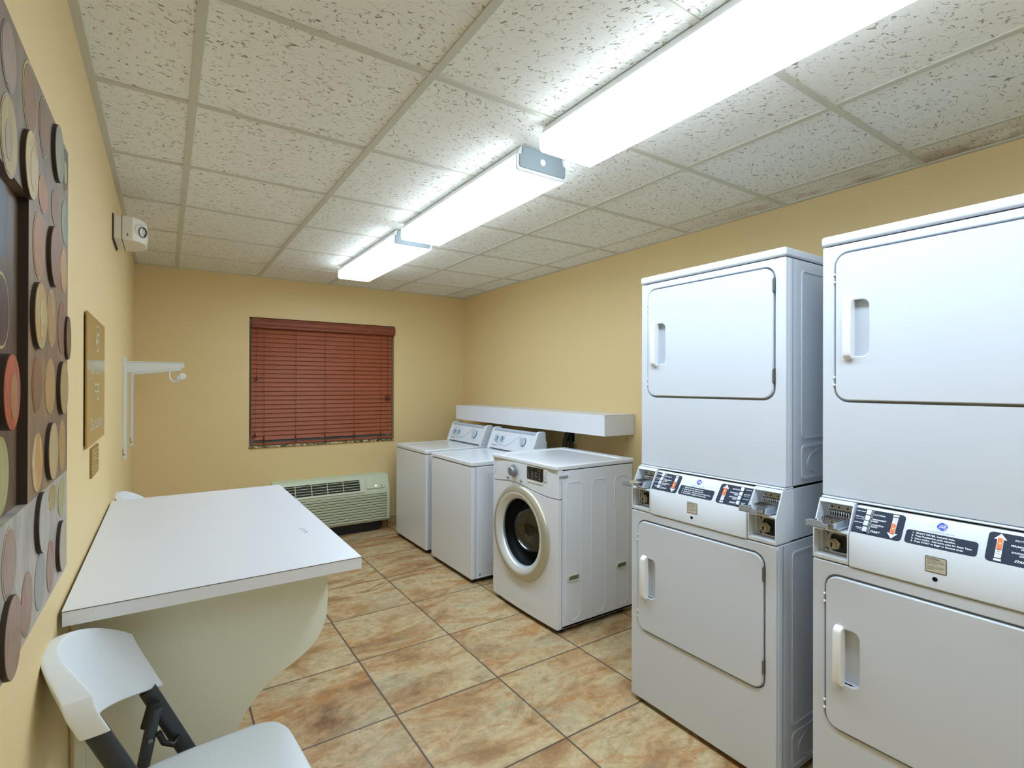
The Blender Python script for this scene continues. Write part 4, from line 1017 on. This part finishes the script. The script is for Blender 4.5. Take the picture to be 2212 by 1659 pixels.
bd.box((XA - .0118, YW - .0006, ZM), (XA - .0004, YW, ZT), 'woodside')
def disc(mb, y, z, ry, rz, m, x, dx=.0008, rim=None):
    if rim:
        mb.plate(ell(y, z, ry, rz, 36), FW(x), 0, dx, rim); mb.plate(ell(y, z, ry * .91, rz * .92, 36), FW(x), 0, dx * 1.5, m)
        if rim in ('p_lime', 'p_taupe') and m not in ('p_orange', 'p_outline'): mb.plate(ell(y - ry * .1, z - rz * .12, ry * .4, rz * .5, 30), FW(x), 0, dx * 1.9, rim)
    else: mb.plate(ell(y, z, ry, rz, 36), FW(x), 0, dx, m)
XW_ = XA - .012
flat = [('p1', .891, 1.841, .039, .043, 'rose', 'bluegrey'), ('p2', .893, 1.742, .044, .052, 'olive', 'taupe'), ('p3', 1.012, 1.843, .048, .052, 'outline', 'lime'), ('p4', 1.118, 1.845, .041, .048, 'outline', 'taupe'), ('p4b', 1.117, 1.846, .02, .032, 'bluegrey', None),
 ('p5', 1.33, 1.850, .036, .044, 'umber', 'lime'), ('p6', 1.112, 1.735, .037, .030, 'orange', None), ('p7', 1.226, 1.744, .042, .033, 'rust', None), ('p8', 1.328, 1.746, .040, .042, 'sage', None), ('p9', 1.078, 1.645, .042, .052, 'orange', 'taupe'),
 ('p11', 1.319, 1.650, .038, .043, 'ochre', None), ('p13', 1.191, 1.544, .043, .05, 'ring', 'tan'), ('p14', 1.301, 1.536, .047, .05, 'rust', None), ('p16', 1.073, 1.429, .038, .045, 'outline', 'orange'), ('p17', 1.181, 1.426, .047, .048, 'ochre', None),
 ('p18', 1.077, 1.308, .04, .046, 'flame', None), ('p19', 1.306, 1.312, .038, .048, 'ring', 'tan'), ('p21', .905, 1.200, .038, .048, 'rose', 'stone'), ('p22', 1.211, 1.229, .036, .022, 'olive', None), ('p23', 1.301, 1.213, .035, .036, 'lime', None),
 ('p24', 1.007, 1.113, .037, .046, 'pink', None), ('p25', 1.103, 1.116, .042, .046, 'mist', None), ('p26', 1.19, 1.114, .032, .045, 'pink', None),
 ('e1', .60, 1.80, .05, .055, 'orange', 'tan'), ('e2', .72, 1.78, .045, .05, 'bluegrey', None), ('e3', .58, 1.15, .045, .05, 'mist', None), ('e4', .70, 1.16, .045, .05, 'pink', 'stone')]
for _, y, z, ry, rz, m_, rim in flat: disc(bd, y, z, ry, rz, 'p_' + m_, XA, rim=('p_' + rim) if rim else None)
well = [(.915, 1.643, .044, .050, 'blue', None), (.92, 1.525, .042, .050, 'umber', 'gold'), (.92, 1.31, .044, .052, 'lime', 'olive'), (.80, 1.60, .045, .05, 'pink', None), (.74, 1.46, .045, .05, 'ring', 'tan'), (.80, 1.33, .045, .05, 'mist', None), (.62, 1.56, .045, .05, 'ochre', None)]
for y, z, ry, rz, m_, rim in well: disc(bd, y, z, ry, rz, 'p_' + m_, XW_, rim=('p_' + rim) if rim else None)
bd.build('board', art, smooth=30)
MB().box((XL, .6, 1.10), (XL + .018, 1.2, 1.13), 'woodside').build('hanging_cleat', art)
ras = [('d1', .949, 1.728, .040, .046, 'cream', XA), ('d2', 1.17, 1.825, .044, .048, 'sage', XA), ('d3', 1.136, 1.641, .047, .05, 'rust', XA), ('d4', 1.016, 1.53, .044, .049, 'yellow', XA), ('d5', .845, 1.42, .04, .046, 'red', XW_),
 ('d6', 1.229, 1.423, .044, .048, 'olive', XA), ('d7', 1.123, 1.32, .042, .047, 'tan', XA), ('d8', 1.047, 1.22, .04, .046, 'pale', XA), ('d9', 1.222, 1.139, .038, .045, 'stone', XA), ('d10', .857, 1.123, .043, .05, 'pink', XA), ('d15', 1.268, 1.522, .030, .043, 'brown', XA)]
for _, y, z, ry, rz, m_, x in ras:
    if _ == 'd15': y, x, top = 1.352, XA - .004, XA + .004
    else: top = DF; y *= 1.049; z = 1.43 + (z - 1.43) * 1.049; ry *= 1.049; rz *= 1.049; x = XA if x == XA else XW_ + .0
    d_ = MB(); d_.plate(ell(y, z, ry, rz, 44), FW(0), x, top, 'woodside'); d_.plate(ell(y, z, ry * .985, rz * .985, 44), FW(0), top, top + .0008, 'p_' + m_)
    if m_ in ('red', 'cream', 'yellow'): d_.plate(ell(y + ry * .15, z - rz * .1, ry * .45, rz * .62, 36), FW(0), top, top + .0012, 'p_' + {'cream': 'tan', 'sage': 'mist', 'rust': 'taupe', 'yellow': 'cream', 'red': 'orange', 'olive': 'cream', 'tan': 'stone', 'pale': 'stone', 'stone': 'pale', 'pink': 'rose', 'brown': 'outline'}[m_])
    d_.build('raised_disc', art, smooth=30)

# ------------------------------------------------------------------ folding chairs
def make_chair():
    r = thing('folding_chair', '', 'chair', (0, 0, 0), 'white folding chairs', world=False)
    # local frame: origin on the floor at world (0.07, 1.44)
    ox, oy = .07, 1.44
    lx = lambda z: -.032 + .46 * (.63 - z) - ox           # x of the sloping front posts
    yF, yN = 1.638 - oy, 1.300 - oy
    for y, dx, ztop in ((yF, 0, .637), (yN, -.026, .768)):
        p = MB(); P = [(lx(z) + dx * min(1, z / .6), y, z) for z in (0.012, .3, .6, ztop)]
        p.tube(P, .0165, 'tube', 14, flat=(.8, 1.2)); lg = p.build('front_leg', r)
        MB().cyl((lx(.0) + .004, y, 0), (lx(.03) + .002, y, .03), .02, 'black', 14).build('rubber_foot', lg)
    for y, dx in ((yF - .028, 0), (yN + .028, -.02)):
        p = MB(); p.tube([(lx(.60) + dx, y, .60), (-.045 - ox + dx, y, .45), (-.112 - ox + dx * 0, y, .012)], .0125, 'tube', 12, flat=(.75, 1.15)); lg = p.build('rear_leg', r)
        q = MB(); q.tube([(lx(.615) + dx + .004, y, .615), (lx(.60) + dx - .018, y, .555)], .0125, 'black', 12, flat=(.8, 1.15)); q.build('pivot_sleeve', lg)
        MB().cyl((-.114 - ox, y, 0), (-.11 - ox, y, .03), .019, 'black', 14).build('rubber_foot', lg)
        MB().lathe([(0, .003), (.005, .003), (.006, 0)], FY(y - .011) @ T2(-.028 - ox + dx, .525), 'zinc', 12).build('rivet', lg)
    for z, x in ((.18, lx(.18)), (.14, -.085 - ox)):
        MB().tube([(x, yN, z), (x, yF, z)], .010, 'tube', 10).build('cross_bar', r)
    ub = MB(); y = yF - .03
    ub.tube([(-.012 - ox, y, .535), (.0 - ox, y, .505), (.02 - ox, y, .492), (.036 - ox, y + .012, .500)], .0075, 'black', 10); ub.build('seat_hinge_bar', r)
    # seat
    yaw = math.radians(5)
    T = Matrix.Translation((.116 - ox, 1.430 - oy, 0)) @ Matrix.Rotation(yaw, 4, 'Z')
    st = MB(); nu, nv = 14, 14; hx, hy = .193, .178
    def sp(u, v):
        # superellipse-mapped square, more tapered at the back
        x, y = u, v
        f = 1 - .10 * (abs(x) ** 4) * (abs(y) ** 4)
        wy = hy * (1 - .10 * max(0, -x) ** 2)
        return x * hx * (1 - .13 * abs(y) ** 6 * (x * x)), y * wy * (1 - .12 * abs(x) ** 6 * y * y)
    top = []; bot = []
    for i in range(nu + 1):
        a, b = [], []
        for j_ in range(nv + 1):
            u = -1 + 2 * i / nu; v = -1 + 2 * j_ / nv; x, y = sp(u, v)
            dish = -.010 * (1 - u * u) * (1 - v * v) - .012 * max(0, u - .6) ** 2 / .16
            a.append(st.bm.verts.new(T @ Vector((x, y, .478 + dish)))); b.append(st.bm.verts.new(T @ Vector((x * .97, y * .97, .450 + dish))))
        top.append(a); bot.append(b)
    st.mi('chairw')
    for i in range(nu):
        for j_ in range(nv):
            st.bm.faces.new((top[i][j_], top[i + 1][j_], top[i + 1][j_ + 1], top[i][j_ + 1])); st.bm.faces.new((bot[i][j_], bot[i][j_ + 1], bot[i + 1][j_ + 1], bot[i + 1][j_]))
    ring = lambda g_: [g_[i][0] for i in range(nu + 1)] + [g_[nu][j_] for j_ in range(1, nv + 1)] + [g_[i][nv] for i in range(nu - 1, -1, -1)] + [g_[0][j_] for j_ in range(nv - 1, 0, -1)]
    A, B = ring(top), ring(bot)
    for i in range(len(A)): st.bm.faces.new((A[i], B[i], B[(i + 1) % len(A)], A[(i + 1) % len(A)]))
    st.build('seat', r, smooth=180, subsurf=1)
    # back rest shell
    bk = MB(); bk.mi('chairw'); nu, nv = 18, 10; yc = (yF + yN) / 2; hw = (yF - yN) / 2 + .030
    F_, K_ = [], []
    for i in range(nu + 1):
        s_ = math.sin(PI / 2 * (-1 + 2 * i / nu)); fr, kr = [], []
        zt = .876 - (.086 if s_ > 0 else .056) * abs(s_) ** 2.6 - .006 * s_; zb = .622 + .132 * (1 - s_) / 2 + .012 * (1 - s_ * s_)
        for j_ in range(nv + 1):
            t_ = .5 - .5 * math.cos(PI * j_ / nv); z = zb + (zt - zb) * t_
            yy = yc + hw * (s_ * (1 - .06 * t_ ** 4))
            near = (1 - s_) / 2
            xf = lx(z) - .026 * near + .030 - .062 * max(0.0, 1 - s_ * s_) ** 1.2 + .006 * t_ ** 6
            th = .030 + .018 * s_ * s_
            fr.append(bk.bm.verts.new((xf, yy, z))); kr.append(bk.bm.verts.new((xf - th - .012 * (1 - t_) * 0, yy * 1.0, z - .004)))
        F_.append(fr); K_.append(kr)
    for i in range(nu):
        for j_ in range(nv):
            bk.bm.faces.new((F_[i][j_], F_[i + 1][j_], F_[i + 1][j_ + 1], F_[i][j_ + 1])); bk.bm.faces.new((K_[i][j_], K_[i][j_ + 1], K_[i + 1][j_ + 1], K_[i + 1][j_]))
    A, B = [[g_[i][0] for i in range(nu + 1)] + [g_[nu][j_] for j_ in range(1, nv + 1)] + [g_[i][nv] for i in range(nu - 1, -1, -1)] + [g_[0][j_] for j_ in range(nv - 1, 0, -1)] for g_ in (F_, K_)]
    for i in range(len(A)): bk.bm.faces.new((A[i], B[i], B[(i + 1) % len(A)], A[(i + 1) % len(A)]))
    bk.build('backrest', r, smooth=180, subsurf=2)
    return r
ch = make_chair(); ch.location = (.07, 1.44, 0); ch['label'] = 'white plastic folding chair in the foreground, its back to the left wall, before the table'
dup(ch, (.065, 3.30, 0), 'white plastic folding chair beyond the table, only the top of its back showing')

# ------------------------------------------------------------------ camera
R_ = Vector((0.8299827, -0.55778324, 0.00256492)); U_ = Vector((-0.00337260, -0.000420049, 0.99999423)); F3 = Vector((0.55777894, 0.82998655, 0.00222981))
cam = bpy.data.cameras.new('camera'); co = bpy.data.objects.new('camera', cam); COL.objects.link(co)
cam.sensor_fit = 'HORIZONTAL'; cam.sensor_width = 36.0; cam.lens = 1114.48 / 2212 * 36; cam.clip_start = .02; cam.clip_end = 50
co.matrix_world = Matrix(((R_.x, U_.x, -F3.x, 0), (R_.y, U_.y, -F3.y, 0), (R_.z, U_.z, -F3.z, 1.43), (0, 0, 0, 1)))
scn.camera = co

# ------------------------------------------------------------------ world and view
wd = bpy.data.worlds.new('world'); scn.world = wd; wd.use_nodes = True
wd.node_tree.nodes['Background'].inputs[0].default_value = (.004, .005, .006, 1); wd.node_tree.nodes['Background'].inputs[1].default_value = 1.0
vs = scn.view_settings; vs.view_transform = 'Standard'; vs.look = 'None'; vs.exposure = 0.93; vs.gamma = 1.0; vs.use_curve_mapping = False
